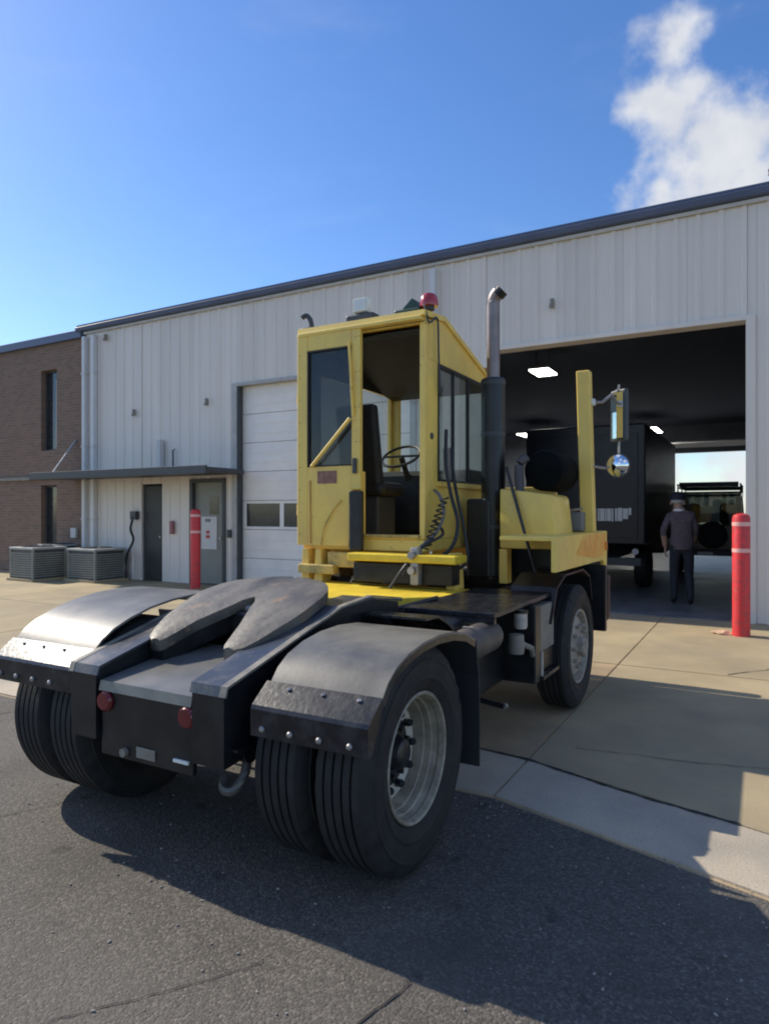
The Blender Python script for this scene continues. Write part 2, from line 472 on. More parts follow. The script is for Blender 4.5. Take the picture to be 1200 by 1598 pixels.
# ------------------------------------------------------------------ mesh helpers
class MB:
    def __init__(self):
        self.bm = bmesh.new()

    def box(self, x0, x1, y0, y1, z0, z1, bev=0.0):
        tmp = bmesh.new()
        vs = [tmp.verts.new(p) for p in ((x0, y0, z0), (x1, y0, z0), (x1, y1, z0), (x0, y1, z0), (x0, y0, z1), (x1, y0, z1), (x1, y1, z1), (x0, y1, z1))]
        for f in ((3, 2, 1, 0), (4, 5, 6, 7), (0, 1, 5, 4), (1, 2, 6, 5), (2, 3, 7, 6), (3, 0, 4, 7)):
            tmp.faces.new([vs[i] for i in f])
        if bev:
            bmesh.ops.bevel(tmp, geom=list(tmp.edges), offset=bev, segments=2, affect='EDGES', profile=.5)
        self._merge(tmp)
        return self

    def prism(self, pts, axis, a0, a1, bev=0.0):
        """polygon extruded along an axis: for 'x' pts are (y,z), 'y' (x,z), 'z' (x,y)"""
        tmp = bmesh.new()

        def mk(p, a):
            return {'x': (a, p[0], p[1]), 'y': (p[0], a, p[1]), 'z': (p[0], p[1], a)}[axis]
        A = [tmp.verts.new(mk(p, a0)) for p in pts]
        B = [tmp.verts.new(mk(p, a1)) for p in pts]
        tmp.faces.new(A)
        tmp.faces.new(B)
        n = len(pts)
        for i in range(n):
            tmp.faces.new((A[i], A[(i + 1) % n], B[(i + 1) % n], B[i]))
        bmesh.ops.recalc_face_normals(tmp, faces=tmp.faces)
        if bev:
            bmesh.ops.bevel(tmp, geom=list(tmp.edges), offset=bev, segments=2, affect='EDGES', profile=.5)
        self._merge(tmp)
        return self

    def strip(self, prof, t, axis, a0, a1):
        """thin bent sheet: a profile polyline given a thickness t and extruded"""
        n = len(prof)
        nor = []
        for i in range(n):
            a = Vector(prof[max(0, i - 1)])
            b = Vector(prof[min(n - 1, i + 1)])
            d = (b - a).normalized()
            nor.append(Vector((d.y, -d.x)))
        inner = [(prof[i][0] + nor[i].x * t, prof[i][1] + nor[i].y * t) for i in range(n)]
        tmp = bmesh.new()

        def mk(p, a):
            return {'x': (a, p[0], p[1]), 'y': (p[0], a, p[1]), 'z': (p[0], p[1], a)}[axis]
        o0 = [tmp.verts.new(mk(p, a0)) for p in prof]
        o1 = [tmp.verts.new(mk(p, a1)) for p in prof]
        i0 = [tmp.verts.new(mk(p, a0)) for p in inner]
        i1 = [tmp.verts.new(mk(p, a1)) for p in inner]
        for i in range(n - 1):
            tmp.faces.new((o0[i], o0[i + 1], o1[i + 1], o1[i]))
            tmp.faces.new((i0[i], i1[i], i1[i + 1], i0[i + 1]))
            tmp.faces.new((o0[i], i0[i], i0[i + 1], o0[i + 1]))
            tmp.faces.new((o1[i], o1[i + 1], i1[i + 1], i1[i]))
        tmp.faces.new((o0[0], o1[0], i1[0], i0[0]))
        tmp.faces.new((o0[-1], i0[-1], i1[-1], o1[-1]))
        bmesh.ops.recalc_face_normals(tmp, faces=tmp.faces)
        self._merge(tmp)
        return self

    def lathe(self, prof, axis='z', center=(0, 0, 0), seg=32, closed=False, jitter=None):
        """prof: (radius, along)"""
        tmp = bmesh.new()
        rings = []
        c = Vector(center)
        for k, (r, a) in enumerate(prof):
            ring = []
            for s in range(seg):
                th = 2 * math.pi * s / seg
                rr = r + (jitter(k, s) if jitter else 0)
                q = (rr * math.cos(th), rr * math.sin(th))
                v = {'x': (a, q[0], q[1]), 'y': (q[0], a, q[1]), 'z': (q[0], q[1], a)}[axis]
                ring.append(tmp.verts.new(c + Vector(v)))
            rings.append(ring)
        m = len(rings)
        for k in range(m if closed else m - 1):
            A, B = rings[k], rings[(k + 1) % m]
            for s in range(seg):
                tmp.faces.new((A[s], A[(s + 1) % seg], B[(s + 1) % seg], B[s]))
        if not closed:
            if prof[0][0] > 1e-5:
                tmp.faces.new(rings[0])
            if prof[-1][0] > 1e-5:
                tmp.faces.new(rings[-1])
        bmesh.ops.remove_doubles(tmp, verts=tmp.verts, dist=1e-6)
        bmesh.ops.recalc_face_normals(tmp, faces=tmp.faces)
        self._merge(tmp)
        return self

    def cyl(self, r, a0, a1, axis='z', center=(0, 0, 0), seg=20, bev=.0):
        pr = [(r, a0), (r, a1)] if not bev else [(r - bev, a0), (r, a0 + bev), (r, a1 - bev), (r - bev, a1)]
        return self.lathe(pr, axis, center, seg)

    def tube(self, pts, r, n=8, r_end=None):
        tmp = bmesh.new()
        P = [Vector(p) for p in pts]
        up = Vector((.13, .21, 1)).normalized()
        rings = []
        for i, p in enumerate(P):
            d = (P[min(i + 1, len(P) - 1)] - P[max(i - 1, 0)]).normalized()
            u = d.cross(up)
            if u.length < .05:
                u = d.cross(Vector((1, 0, 0)))
            u.normalize()
            w = d.cross(u)
            rr = r if r_end is None else r + (r_end - r) * i / (len(P) - 1)
            rings.append([tmp.verts.new(p + (u * math.cos(2 * math.pi * k / n) + w * math.sin(2 * math.pi * k / n)) * rr) for k in range(n)])
        for A, B in zip(rings, rings[1:]):
            for k in range(n):
                tmp.faces.new((A[k], A[(k + 1) % n], B[(k + 1) % n], B[k]))
        tmp.faces.new(rings[0])
        tmp.faces.new(rings[-1])
        bmesh.ops.recalc_face_normals(tmp, faces=tmp.faces)
        self._merge(tmp)
        return self

    def xform(self, M):
        bmesh.ops.transform(self.bm, matrix=M, verts=self.bm.verts)
        return self

    def _merge(self, tmp):
        me = bpy.data.meshes.new('tmp')
        tmp.to_mesh(me)
        tmp.free()
        self.bm.from_mesh(me)
        bpy.data.meshes.remove(me)

    def build(self, name, m, parent=None, smooth=False, loc=None, angle=35):
        me = bpy.data.meshes.new(name)
        self.bm.to_mesh(me)
        self.bm.free()
        me.materials.append(m)
        if smooth:
            me.polygons.foreach_set('use_smooth', [True] * len(me.polygons))
            me.set_sharp_from_angle(angle=R(angle))
        o = bpy.data.objects.new(name, me)
        C.objects.link(o)
        if parent:
            o.parent = parent
        if loc:
            o.location = loc
        return o


def curve_pts(ctrl, n=24):
    """Catmull-Rom through control points"""
    P = [Vector(c) for c in ctrl]
    P = [P[0] * 2 - P[1]] + P + [P[-1] * 2 - P[-2]]
    out = []
    segs = len(P) - 3
    per = max(2, n // segs)
    for i in range(segs):
        a, b, c, d = P[i:i + 4]
        for k in range(per):
            t = k / per
            out.append(.5 * ((2 * b) + (c - a) * t + (2 * a - 5 * b + 4 * c - d) * t * t + (3 * b - a - 3 * c + d) * t ** 3))
    out.append(P[-2])
    return out


def empty(name, loc=(0, 0, 0), rz=0.0, parent=None):
    o = bpy.data.objects.new(name, None)
    o.empty_display_size = .2
    C.objects.link(o)
    o.location = loc
    o.rotation_euler = (0, 0, rz)
    if parent:
        o.parent = parent
    return o


def tag(o, label, cat, group=None):
    o['label'] = label
    o['category'] = cat
    if group:
        o['group'] = group
    return o


def struct(o):
    o['kind'] = 'structure'
    return o


def copy_tree(o, parent=None):
    c = o.copy()
    C.objects.link(c)
    c.parent = parent
    for ch in list(o.children):
        copy_tree(ch, c)
    return c


WALL_Y = 11.0

# ------------------------------------------------------------------ ground
APRON_Y0 = 3.52
g = MB()
g.prism([(-900, -900), (900, -900), (900, 900), (-900, 900)], 'z', -.5, -.012)
struct(g.build('ground', M_ASPH))

apron = MB().prism([(-40, 3.51), (-5.05, 3.51), (-1.32, 3.60), (2.5, 2.49), (20, 2.49), (20, WALL_Y + 25.4), (-40, WALL_Y + 25.4)], 'z', -.45, -.0115).build('concrete_apron', M_CONCD)
struct(apron)
# slabs with open joints, each a little off level and shade
xs = [-40, -34, -28.2, -24, -20.2, -16.4, -12.6, -8.8, -5.05, -1.32, 2.5, 6.3, 10.1, 14]
rows = [(APRON_Y0, 4.10, M_CONCG), (4.10, 7.35, M_CONCD), (7.35, 10.98, M_CONC)]
for j, (y0, y1, mm) in enumerate(rows):
    for i in range(len(xs) - 1):
        g_ = .008
        dz = random.uniform(-.002, .002)
        off = (random.uniform(-.02, .02) if j == 0 else 0)
        m_ = mm
        if j == 1 and (xs[i] < -5.1 or xs[i] > -1.4):
            m_ = M_CONC
        b = MB()
        ya = y0 + g_
        jt = {-5.05: 4.62, -1.32: 4.24, 2.5: 3.12, 6.3: 3.12, 10.1: 3.12, 14: 3.12}
        jl = {-1.32: 3.61, 2.5: 2.50, 6.3: 2.50, 10.1: 2.50, 14: 2.50}
        ya0, ya1, yb0, yb1 = ya, ya, y1 - g_, y1 - g_
        if j == 0:
            ya0, ya1 = jl.get(xs[i], APRON_Y0) + g_, jl.get(xs[i + 1], APRON_Y0) + g_
            yb0, yb1 = jt.get(xs[i], 4.10) - g_, jt.get(xs[i + 1], 4.10) - g_
        if j == 1:
            ya0, ya1 = jt.get(xs[i], 4.10) + g_, jt.get(xs[i + 1], 4.10) + g_
        b.prism([(xs[i] + g_, ya0), (xs[i + 1] - g_, ya1), (xs[i + 1] - g_, yb1), (xs[i] + g_, yb0)], 'z', -.0114, .001 + dz * .5)
        o = b.build('concrete_slab', m_, apron)

# ragged asphalt lip along the strip and cracks
def crack(pts, w, z, name='pavement_crack'):
    b = bmesh.new()
    L, Rr = [], []
    for i, p in enumerate(pts):
        a = Vector(pts[max(0, i - 1)])
        c = Vector(pts[min(len(pts) - 1, i + 1)])
        d = (c - a).normalized()
        n = Vector((-d.y, d.x))
        ww = w * random.uniform(.45, 1.3)
        L.append(b.verts.new((p[0] + n.x * ww, p[1] + n.y * ww, z)))
        Rr.append(b.verts.new((p[0] - n.x * ww, p[1] - n.y * ww, z)))
    for i in range(len(pts) - 1):
        b.faces.new((L[i], L[i + 1], Rr[i + 1], Rr[i]))
    me = bpy.data.meshes.new(name)
    b.to_mesh(me)
    b.free()
    me.materials.append(M_CRACK)
    o = bpy.data.objects.new(name, me)
    C.objects.link(o)
    return struct(o)


def wander(p0, p1, n, amp):
    out = []
    off = 0
    p0, p1 = Vector(p0), Vector(p1)
    d = (p1 - p0)
    nrm = Vector((-d.y, d.x)).normalized()
    for i in range(n + 1):
        t = i / n
        off += random.uniform(-amp, amp)
        e = math.sin(math.pi * min(1, t * 1.0))
        q = p0 + d * t + nrm * off * e
        out.append((q.x, q.y))
    return out


crack(wander((-4.0, 1.0), (-3.3, 2.55), 40, .012), .0035, -.008)
crack(wander((-5.4, .9), (-4.0, 2.1), 44, .015), .0035, -.008)
crack(wander((-1.25, 1.15), (-1.05, 2.05), 34, .01), .004, -.008)
crack(wander((-2.3, .8), (-1.55, 1.9), 34, .012), .0022, -.008)
crack(wander((-6.5, 1.4), (-5.2, 3.4), 40, .02), .005, -.008)
crack(wander((-5.0, 4.615), (-1.32, 4.24), 80, .006), .014, .006)
crack(wander((-1.32, 4.24), (-.1, 3.885), 40, .006), .013, .006)
crack(wander((-1.1, 4.6), (.6, 4.95), 30, .02), .003, .006)
crack(wander((-.3, 7.4), (1.3, 9.4), 30, .03), .006, .006)

# small stones and debris on the asphalt
pb = bmesh.new()
for q_ in range(900):
    x, y = random.uniform(-5, .8), (random.uniform(1.0, 3.0) if q_ < 260 else (3.60 - max(0, x + 1.32) * .29 - max(0, -1.32 - x) * .024) - abs(random.gauss(0, .05)) - .004)
    s = random.uniform(.002, .006)
    M = Matrix.Translation((x, y, -.010 + s * .4)) @ Matrix.Rotation(random.uniform(0, 6), 4, 'Z') @ Matrix.Diagonal((s * random.uniform(.8, 2), s, s * .7, 1))
    bmesh.ops.create_icosphere(pb, subdivisions=1, radius=1, matrix=M)
me = bpy.data.meshes.new('loose_grit')
pb.to_mesh(me)
pb.free()
me.materials.append(mat('grit', (.30, .28, .25), .9, var=.4, scale=40))
o = bpy.data.objects.new('loose_grit', me)
C.objects.link(o)
o['kind'] = 'stuff'
o['label'] = 'pale grit scattered over the asphalt'

# ------------------------------------------------------------------ warehouse
EAVE = 6.14
wh = empty('metal_warehouse', (0, WALL_Y, 0))
tag(wh, 'long grey ribbed metal warehouse with open bay and white overhead door', 'building')
BX0, BX1 = -4.15, -.19      # open bay
OX0, OX1 = -9.78, -5.60     # white overhead door
segs = [(-14.7, -12.69, 0, EAVE), (-12.69, -12.03, 2.25, EAVE), (-12.03, -11.09, 0, EAVE), (-11.09, -10.13, 2.3, EAVE), (-10.13, OX0, 0, EAVE),
        (OX0, OX1, 4.30, EAVE), (OX1, BX0, 0, EAVE), (BX0, BX1, 4.38, EAVE), (BX1, 9.0, 0, EAVE)]
PITCH = .3048


def rib_panel(x0, x1, z0, z1):
    pts = [(x0, .03)]
    k = math.floor((x0 + 14.7) / PITCH)
    prof = []
    while True:
        c = -14.7 + (k + .5) * PITCH
        if c - .05 > x1:
            break
        for dx, dy in ((-.048, 0), (-.024, -.022), (.024, -.022), (.048, 0)):
            if x0 + .001 < c + dx < x1 - .001:
                prof.append((c + dx, dy))
        for dx in (.10, .155):
            if x0 + .001 < c + dx < x1 - .001:
                prof.append((c + dx, -.004))
        k += 1
    pts = [(x0, .03), (x0, 0)] + prof + [(x1, 0), (x1, .03)]
    return MB().prism(pts, 'z', z0, z1)


for (x0, x1, z0, z1) in segs:
    a = x0
    while a < x1 - 1e-4:
        nxt = -14.7 + (math.floor((a + 14.7) / .9144 + 1e-4) + 1) * .9144
        e = min(nxt, x1)
        if e - a > .02:
            rib_panel(a + .0015, e - .0015, z0 + .003, z1).build('wall_panel', M_WALL, wh)
        a = e
# liner and frame behind the sheets (opaque to the light)
b = MB()
for (x0, x1, z0, z1) in segs:
    b.box(x0 + .01, x1 - .01, .035, .22, z0 + .01, z1)
b.build('inner_lining', M_INT, wh)
# other walls, roof, interior
b = MB()
b.box(-14.7, -14.5, .22, 25.2, 0, EAVE)
b.build('side_wall', M_INT, wh)
b = MB()
b.box(8.8, 9.0, .22, 25.2, 0, EAVE)
b.build('side_wall', M_INT, wh)
FX0, FX1, FH = -3.95, .35, 4.5
b = MB()
b.box(-14.5, FX0, 25, 25.2, 0, EAVE)
b.box(FX1, 8.8, 25, 25.2, 0, EAVE)
b.box(FX0, FX1, 25, 25.2, FH, EAVE)
b.build('back_wall', M_INT, wh)
b = MB()
for k in range(4):
    b.box(FX0 - .1, FX1 + .1, 24.2 - k * .62, 24.78 - k * .62, FH + .22, FH + .28)
b.build('raised_back_door', M_TRIM, wh)
b = MB()
b.prism([(-.16, EAVE + .09), (12.6, EAVE + 1.15), (25.5, EAVE + .09), (25.5, EAVE + .01), (12.6, EAVE + 1.05), (-.16, EAVE + .055)], 'x', -14.85, 9.2)
b.build('roof', M_FASCIA, wh)
b = MB()
b.box(-14.5, 8.8, .23, 24.9, 5.85, 5.95)
b.build('ceiling', mat('dark_insulation', (.10, .115, .15), .8, var=.2), wh)
# eave gutter
b = MB()
b.prism([(-.034, EAVE - .06), (-.15, EAVE - .045), (-.18, EAVE + .03), (-.165, EAVE + .045), (-.034, EAVE + .05)], 'x', -14.9, 9.2)
b.build('gutter', M_FASCIA, wh)
b = MB()
b.box(-14.72, 9.0, -.06, -.034, EAVE - .12, EAVE - .07)
b.build('eave_trim', M_TRIM, wh)
# interior floor
b = MB()
b.box(-14.5, 8.8, .1, 25.3, -.011, .004)
b.build('workshop_floor', M_INTFLOOR, wh)
# jamb trim
for name, x0, x1, h in (('bay_frame', BX0, BX1, 4.38), ('door_frame', OX0, OX1, 4.30)):
    b = MB()
    b.box(x0 - .10, x0 + .02, -.045, .24, 0, h, .004)
    b.box(x1 - .02, x1 + .10, -.045, .24, 0, h, .004)
    b.box(x0 - .10, x1 + .10, -.046, .24, h - .02, h + .05, .004)
    b.build(name, M_WALL if name == 'bay_frame' else mat('mid_grey_frame', (.40, .40, .39), .5), wh)
b = MB()
b.box(OX0 - .02 + .04, OX0 + .07, -.02, .1, 0, 4.28)
b.build('door_seal', M_DARKGR, wh)
# sectional door: seven sections, one with panes
od = empty('overhead_door', (0, .12, 0), parent=wh)
sh = 4.30 / 7
for k in range(7):
    b = MB()
    if k == 2:
        z0, z1 = k * sh + .004, (k + 1) * sh - .004
        cols = [OX0 + .10 + i * 1.0 for i in range(5)]
        b.box(OX0 + .03, OX1 - .03, 0, .045, z0, z0 + .06, .006)
        b.box(OX0 + .03, OX1 - .03, 0, .045, z1 - .06, z1, .006)
        for i, cx in enumerate(cols):
            xa = OX0 + .03 if i == 0 else cx - .05
            xb = OX1 - .03 if i == 4 else cx + .05
            b.box(xa, xb, 0, .044, z0 + .055, z1 - .055, .004)
        sec = b.build('door_section', M_DOORW, od)
        for i in range(4):
            MB().box(cols[i] + .04, cols[i + 1] - .04, .018, .028, z0 + .05, z1 - .05).build('pane', M_PANE, od)
    else:
        b.box(OX0 + .03, OX1 - .03, 0, .045, k * sh + .004, (k + 1) * sh - .004, .008)
        b.box(OX0 + .04, OX1 - .04, -.007, .01, k * sh + sh * .30, k * sh + sh * .36, .003)
        b.box(OX0 + .04, OX1 - .04, -.007, .01, k * sh + sh * .64, k * sh + sh * .70, .003)
        b.build('door_section', M_DOORW, od)
# entrance doors
sd = MB().box(-11.05, -10.17, .06, .11, .02, 2.25, .004).build('steel_door', M_DOORG, wh)
MB().box(-10.62, -10.36, .052, .062, 1.55, 1.95, .003).build('pane', M_PANE, sd)
MB().box(-10.30, -10.24, .0, .058, 1.0, 1.06, .008).build('handle', M_STEEL, sd)
sg = MB().box(-10.86, -10.40, .045, .054, .78, 1.50, .002).build('notice_board', M_PAPER, sd)
b = MB()
b.box(-11.13, -11.05, -.04, .15, 0, 2.33)
b.box(-10.17, -10.09, -.04, .15, 0, 2.33)
b.box(-11.13, -10.09, -.041, .15, 2.25, 2.33)
b.build('steel_door_frame', M_DARKGR, wh)
for z, w, mm in ((1.38, .16, M_GREYP), (1.12, .10, M_RED), (1.02, .12, M_RED)):
    MB().box(-10.66 - w / 2, -10.66 + w / 2, .040, .044, z, z + .07).build('printed_block', mm, sd)
dd = MB().box(-12.66, -12.06, .05, .10, .02, 2.2, .004).build('dark_door', M_DOORD, wh)
MB().box(-12.14, -12.09, .0, .048, 1.0, 1.05, .006).build('handle', M_STEEL, dd)
MB().box(-11.70, -11.60, -.10, -.034, 1.1, 1.4, .01).build('alarm_box', mat('alarm_red', (.30, .12, .13), .5), wh)
# canopy over the doors
b = MB()
b.box(-15.2, -9.55, -1.15, -.036, 2.40, 2.50, .01)
b.box(-15.2, -9.55, -1.18, -1.12, 2.36, 2.53, .008)
b.build('canopy', M_DARKGR, wh)
for x in (-15.05,):
    MB().tube([(x, -.7, 2.5), (x, -.03, 3.4)], .03, 6).build('canopy_brace', M_STEEL, wh)
# downspouts
for x in (-14.62, -14.28, -5.12):
    b = MB()
    b.box(x - .055, x + .055, -.15, -.036, .12, EAVE - .2, .012)
    b.build('downspout', M_DOWN, wh)
    for z in (1.4, 3.2, 5.0):
        MB().box(x - .075, x + .075, -.158, -.035, z, z + .04).build('downspout_bracket', M_TRIM, wh)
# small fittings on the wall
MB().box(-12.05, -11.93, -.16, -.03, 2.62, 3.25, .01).build('wall_conduit', M_TRIM, wh)
MB().tube([(-11.6, -.08, 2.5), (-11.6, -.08, 3.0), (-11.6, -.03, 3.02)], .02, 6).build('wall_conduit', M_DARKGR, wh)
for x, z in ((-12.9, 3.95), (-10.6, 4.02), (-3.0, 5.02), (-13.9, 5.85)):
    b = MB()
    b.box(x - .03, x + .03, -.09, -.034, z - .07, z + .07, .008)
    b.box(x - .035, x + .035, -.11, -.05, z - .09, z - .04, .006)
    b.build('wall_light', M_GREYBOX, wh)
MB().box(-9.98, -9.90, -.10, -.035, 1.05, 1.22, .008).build('door_switch', M_DARKGR, wh)
# hanging hose on a hook beside the dark door
hp = curve_pts([(-12.85, -.12, 1.5), (-12.9, -.16, 1.2), (-12.8, -.16, .95), (-12.98, -.18, .62), (-13.08, -.16, .3), (-13.0, -.2, .05)], 24)
MB().tube(hp, .03, 7).build('wall_hose', M_HOSE, wh)
MB().box(-12.95, -12.76, -.14, -.034, 1.42, 1.62, .01).build('hose_hook', M_DARKGR, wh)

# workshop lamps: lit panels on drop rods
for x, y, s, lab in ((-4.95, 17.2, .42, 'nearest lit white ceiling lamp inside the open bay'),
                     (-9.2, 31.6, 1.3, 'small lit ceiling lamp deep inside the bay beside the exhaust stack'),
                     (-4.55, 31.8, 1.0, 'small lit ceiling lamp near the far open door')):
    r_ = empty('ceiling_lamp', (x, y, 5.2))
    tag(r_, lab, 'lamp', 'lit lamps in the workshop')
    MB().box(-.62 * s, .62 * s, -1.05 * s, 1.05 * s, .03, .09, .01).build('housing', M_TRIM, r_)
    MB().box(-.58 * s, .58 * s, -1.0 * s, 1.0 * s, .0, .028).build('diffuser', M_LAMP, r_)
    for sx in (-.4, .4):
        MB().tube([(sx * s, 0, .09), (sx * s, 0, .64)], .01, 5).build('drop_rod', M_STEEL, r_)
# roof ventilator
rv = empty('roof_ventilator', (.42, 11.9, EAVE + .22))
tag(rv, 'round metal ventilator on the roof at the right edge', 'ventilator')
MB().cyl(.16, -.05, .28, 'z', seg=20).build('collar', M_STEEL, rv, True)
b = MB()
b.lathe([(.16, .26), (.28, .34), (.33, .46), (.28, .60), (.14, .68), (0, .70)], 'z', seg=20)
b.build('turbine_head', M_STEEL, rv, True)
b = MB()
for k in range(14):
    a = k / 14 * 2 * math.pi
    b.tube([(.29 * math.cos(a), .29 * math.sin(a), .33), (.345 * math.cos(a + .2), .345 * math.sin(a + .2), .46), (.28 * math.cos(a + .4), .28 * math.sin(a + .4), .61)], .012, 5)
b.build('vane', M_DARKGR, rv, True)

# ------------------------------------------------------------------ brick office
bo = empty('brick_office', (0, WALL_Y, 0))
tag(bo, 'brown brick office with tall slit windows beside the warehouse', 'building')
BH = 5.95
wins = [(-16.5, -15.85, 3.2, 5.3), (-16.5, -15.85, .55, 2.3), (-19.6, -18.9, 3.2, 5.3), (-19.6, -18.9, .55, 2.3), (-22.8, -22.1, 3.2, 5.3), (-22.8, -22.1, .55, 2.3)]
b = MB()
xsb = sorted({-30, -14.75} | {w[0] for w in wins} | {w[1] for w in wins})
for i in range(len(xsb) - 1):
    x0, x1 = xsb[i], xsb[i + 1]
    col = [w for w in wins if abs(w[0] - x0) < 1e-6]
    if col:
        b.box(x0, x1, 0, .3, 0, .55)
        b.box(x0, x1, 0, .3, 2.3, 3.2)
        b.box(x0, x1, 0, .3, 5.3, BH)
    else:
        b.box(x0, x1, 0, .3, 0, BH)
b.box(-30, -14.75, .3, 12, 0, BH)
b.build('wall', M_BRICKM, bo)
for (x0, x1, z0, z1) in wins:
    wv = MB().box(x0 + .04, x1 - .04, .17, .19, z0 + .04, z1 - .04).build('window', M_PANE, bo)
    b = MB()
    b.box(x0, x0 + .05, .13, .22, z0, z1)
    b.box(x1 - .05, x1, .13, .22, z0, z1)
    b.box(x0 + .05, x1 - .05, .13, .22, z1 - .05, z1)
    b.box(x0 + .05, x1 - .05, .13, .22, z0, z0 + .05)
    b.build('frame', M_DARKGR, wv)
    if z0 > 3:
        MB().box(x1 - .24, x1 - .10, .145, .165, z0 + .1, z1 - .25).build('blind', M_ACT, wv)
b = MB()
b.box(-30.1, -14.78, -.10, 12.1, BH, BH + .20, .01)
b.build('coping', M_FASCIA, bo)
b = MB()
b.box(-30, -15.3, -.08, -.002, 2.44, 2.52, .006)
b.build('ledge', M_GREYBOX, bo)
MB().box(-15.2, -15.0, -.08, -.002, .95, 1.2, .01).build('meter_box', M_TRIM, bo)

# ------------------------------------------------------------------ bollards
def bollard(loc, label, h):
    r_ = empty('bollard', loc)
    tag(r_, label, 'bollard', 'red bollards guarding the doors')
    MB().lathe([(.0, -.01), (.105, -.01), (.105, h - .06), (.092, h - .02), (.05, h), (0, h + .004)], 'z', seg=28).build('sleeve', M_REDP, r_, True)
    for z in (h - .16, h - .50):
        MB().lathe([(.1055, z), (.1075, z), (.1075, z + .05), (.1055, z + .05)], 'z', seg=28, closed=True).build('reflective_band', M_TAPE, r_, True)
    return r_


bollard((-.24, 9.83, 0), 'red bollard with two pale bands at the right side of the open bay', 1.58)
bollard((-10.35, 10.36, 0), 'red bollard in front of the grey steel door', 1.66)
# broken chip of concrete by the bollard
cb = bmesh.new()
bmesh.ops.create_icosphere(cb, subdivisions=2, radius=1, matrix=Matrix.Diagonal((.14, .09, .03, 1)))
for v in cb.verts:
    v.co += Vector((random.uniform(-.02, .02), random.uniform(-.02, .02), random.uniform(-.006, .006)))
me = bpy.data.meshes.new('concrete_chip')
cb.to_mesh(me)
cb.free()
me.materials.append(mat('chip', (.62, .42, .27), .9, var=.2, scale=12))
cc = bpy.data.objects.new('concrete_chip', me)
C.objects.link(cc)
cc.location = (-.46, 9.86, .022)
tag(cc, 'small pale tan chip on the concrete left of the near red bollard', 'debris')


# ------------------------------------------------------------------ air conditioners
def condenser(loc, sx, sy, h, label, rz=0):
    r_ = empty('condenser_unit', loc, rz)
    tag(r_, label, 'air conditioner', 'outdoor condenser units by the office')
    MB().box(-sx / 2 - .05, sx / 2 + .05, -sy / 2 - .05, sy / 2 + .05, -.01, .06, .008).build('pad', M_CONC, r_)
    MB().box(-sx / 2 + .02, sx / 2 - .02, -sy / 2 + .02, sy / 2 - .02, .06, h - .05).build('coil', M_DARKGR, r_)
    for ax in (-1, 1):
        for ay in (-1, 1):
            b = MB().box(ax * (sx / 2 - .025) - .025, ax * (sx / 2 - .025) + .025, ay * (sy / 2 - .025) - .025, ay * (sy / 2 - .025) + .025, .06, h - .05, .004)
            b.build('corner_post', M_ACM, r_)
    for k in range(11):
        z = .10 + k * (h - .2) / 11
        b = MB()
        b.box(-sx / 2 + .005, sx / 2 - .005, -sy / 2 + .003, -sy / 2 + .016, z, z + .028)
        b.box(-sx / 2 + .005, sx / 2 - .005, sy / 2 - .016, sy / 2 - .003, z, z + .028)
        b.box(sx / 2 - .016, sx / 2 - .003, -sy / 2 + .017, sy / 2 - .017, z, z + .028)
        b.box(-sx / 2 + .003, -sx / 2 + .016, -sy / 2 + .017, sy / 2 - .017, z, z + .028)
        b.build('louvre', M_ACM, r_)
    tp = MB().box(-sx / 2 - .01, sx / 2 + .01, -sy / 2 - .01, sy / 2 + .01, h - .05, h, .012).build('top_cover', M_ACT, r_)
    b = MB()
    for rr in (.12, .19, .26, .33):
        b.lathe([(rr, h), (rr + .012, h), (rr + .012, h + .018), (rr, h + .018)], 'z', seg=24, closed=True)
    for k in range(6):
        a = k * math.pi / 3
        b.tube([(.05 * math.cos(a), .05 * math.sin(a), h + .012), (.36 * math.cos(a), .36 * math.sin(a), h + .008)], .007, 5)
    b.build('fan_guard', M_DARKGR, tp)
    return r_


condenser((-14.95, 9.9, 0), .88, .86, .78, 'front left condenser unit standing before the brick wall')
condenser((-13.55, 10.42, 0), .98, .84, .76, 'condenser unit against the metal wall beside the downspouts')
condenser((-15.35, 10.68, 0), .70, .60, .80, 'small condenser unit half hidden behind another by the brick wall')

# ------------------------------------------------------------------ box truck parked in the bay
bt = empty('box_truck', (-3.2, 14.0, 0))
tag(bt, 'dark navy box truck with white lettering parked inside the bay', 'truck')
MB().box(-1.2, 1.2, 0, 5.2, .95, 3.35, .03).build('cargo_box', M_NAVY, bt)
rd = MB().box(-1.06, 1.06, -.025, .0, 1.08, 3.15, .005).build('rear_door', M_NAVY, bt)
MB().box(-.12, .12, -.05, -.026, 1.14, 1.2, .005).build('handle', M_STEEL, rd)
MB().box(-1.15, 1.15, -.22, -.02, .55, .70, .01).build('rear_bumper', M_DARKGR, bt)
for sx in (-1, 1):
    w_ = empty('wheel', (sx * .98, 1.3, .42), parent=bt)
    MB().lathe([(.2, -.13), (.38, -.14), (.42, -.10), (.42, .10), (.38, .14), (.2, .13)], 'x', seg=28, closed=True).build('tyre', M_RUB, w_, True)
    MB().lathe([(0, -.05), (.2, -.05), (.22, -.11), (.22, .11), (.2, .05), (0, .05)], 'x', seg=24).build('rim', M_RIMRUST, w_, True)
    MB().cyl(.06, -.06, -.02, 'y', (sx * 1.02, 0, .82), 16).build('tail_light', M_TRIM if sx > 0 else M_REDL, bt, True)
MB().box(-.95, .95, 5.2, 6.8, .5, 2.3, .08).build('cab', M_NAVY, bt)
MB().box(-.45, .45, .2, 6.3, .6, .9).build('chassis', M_DARKGR, bt)
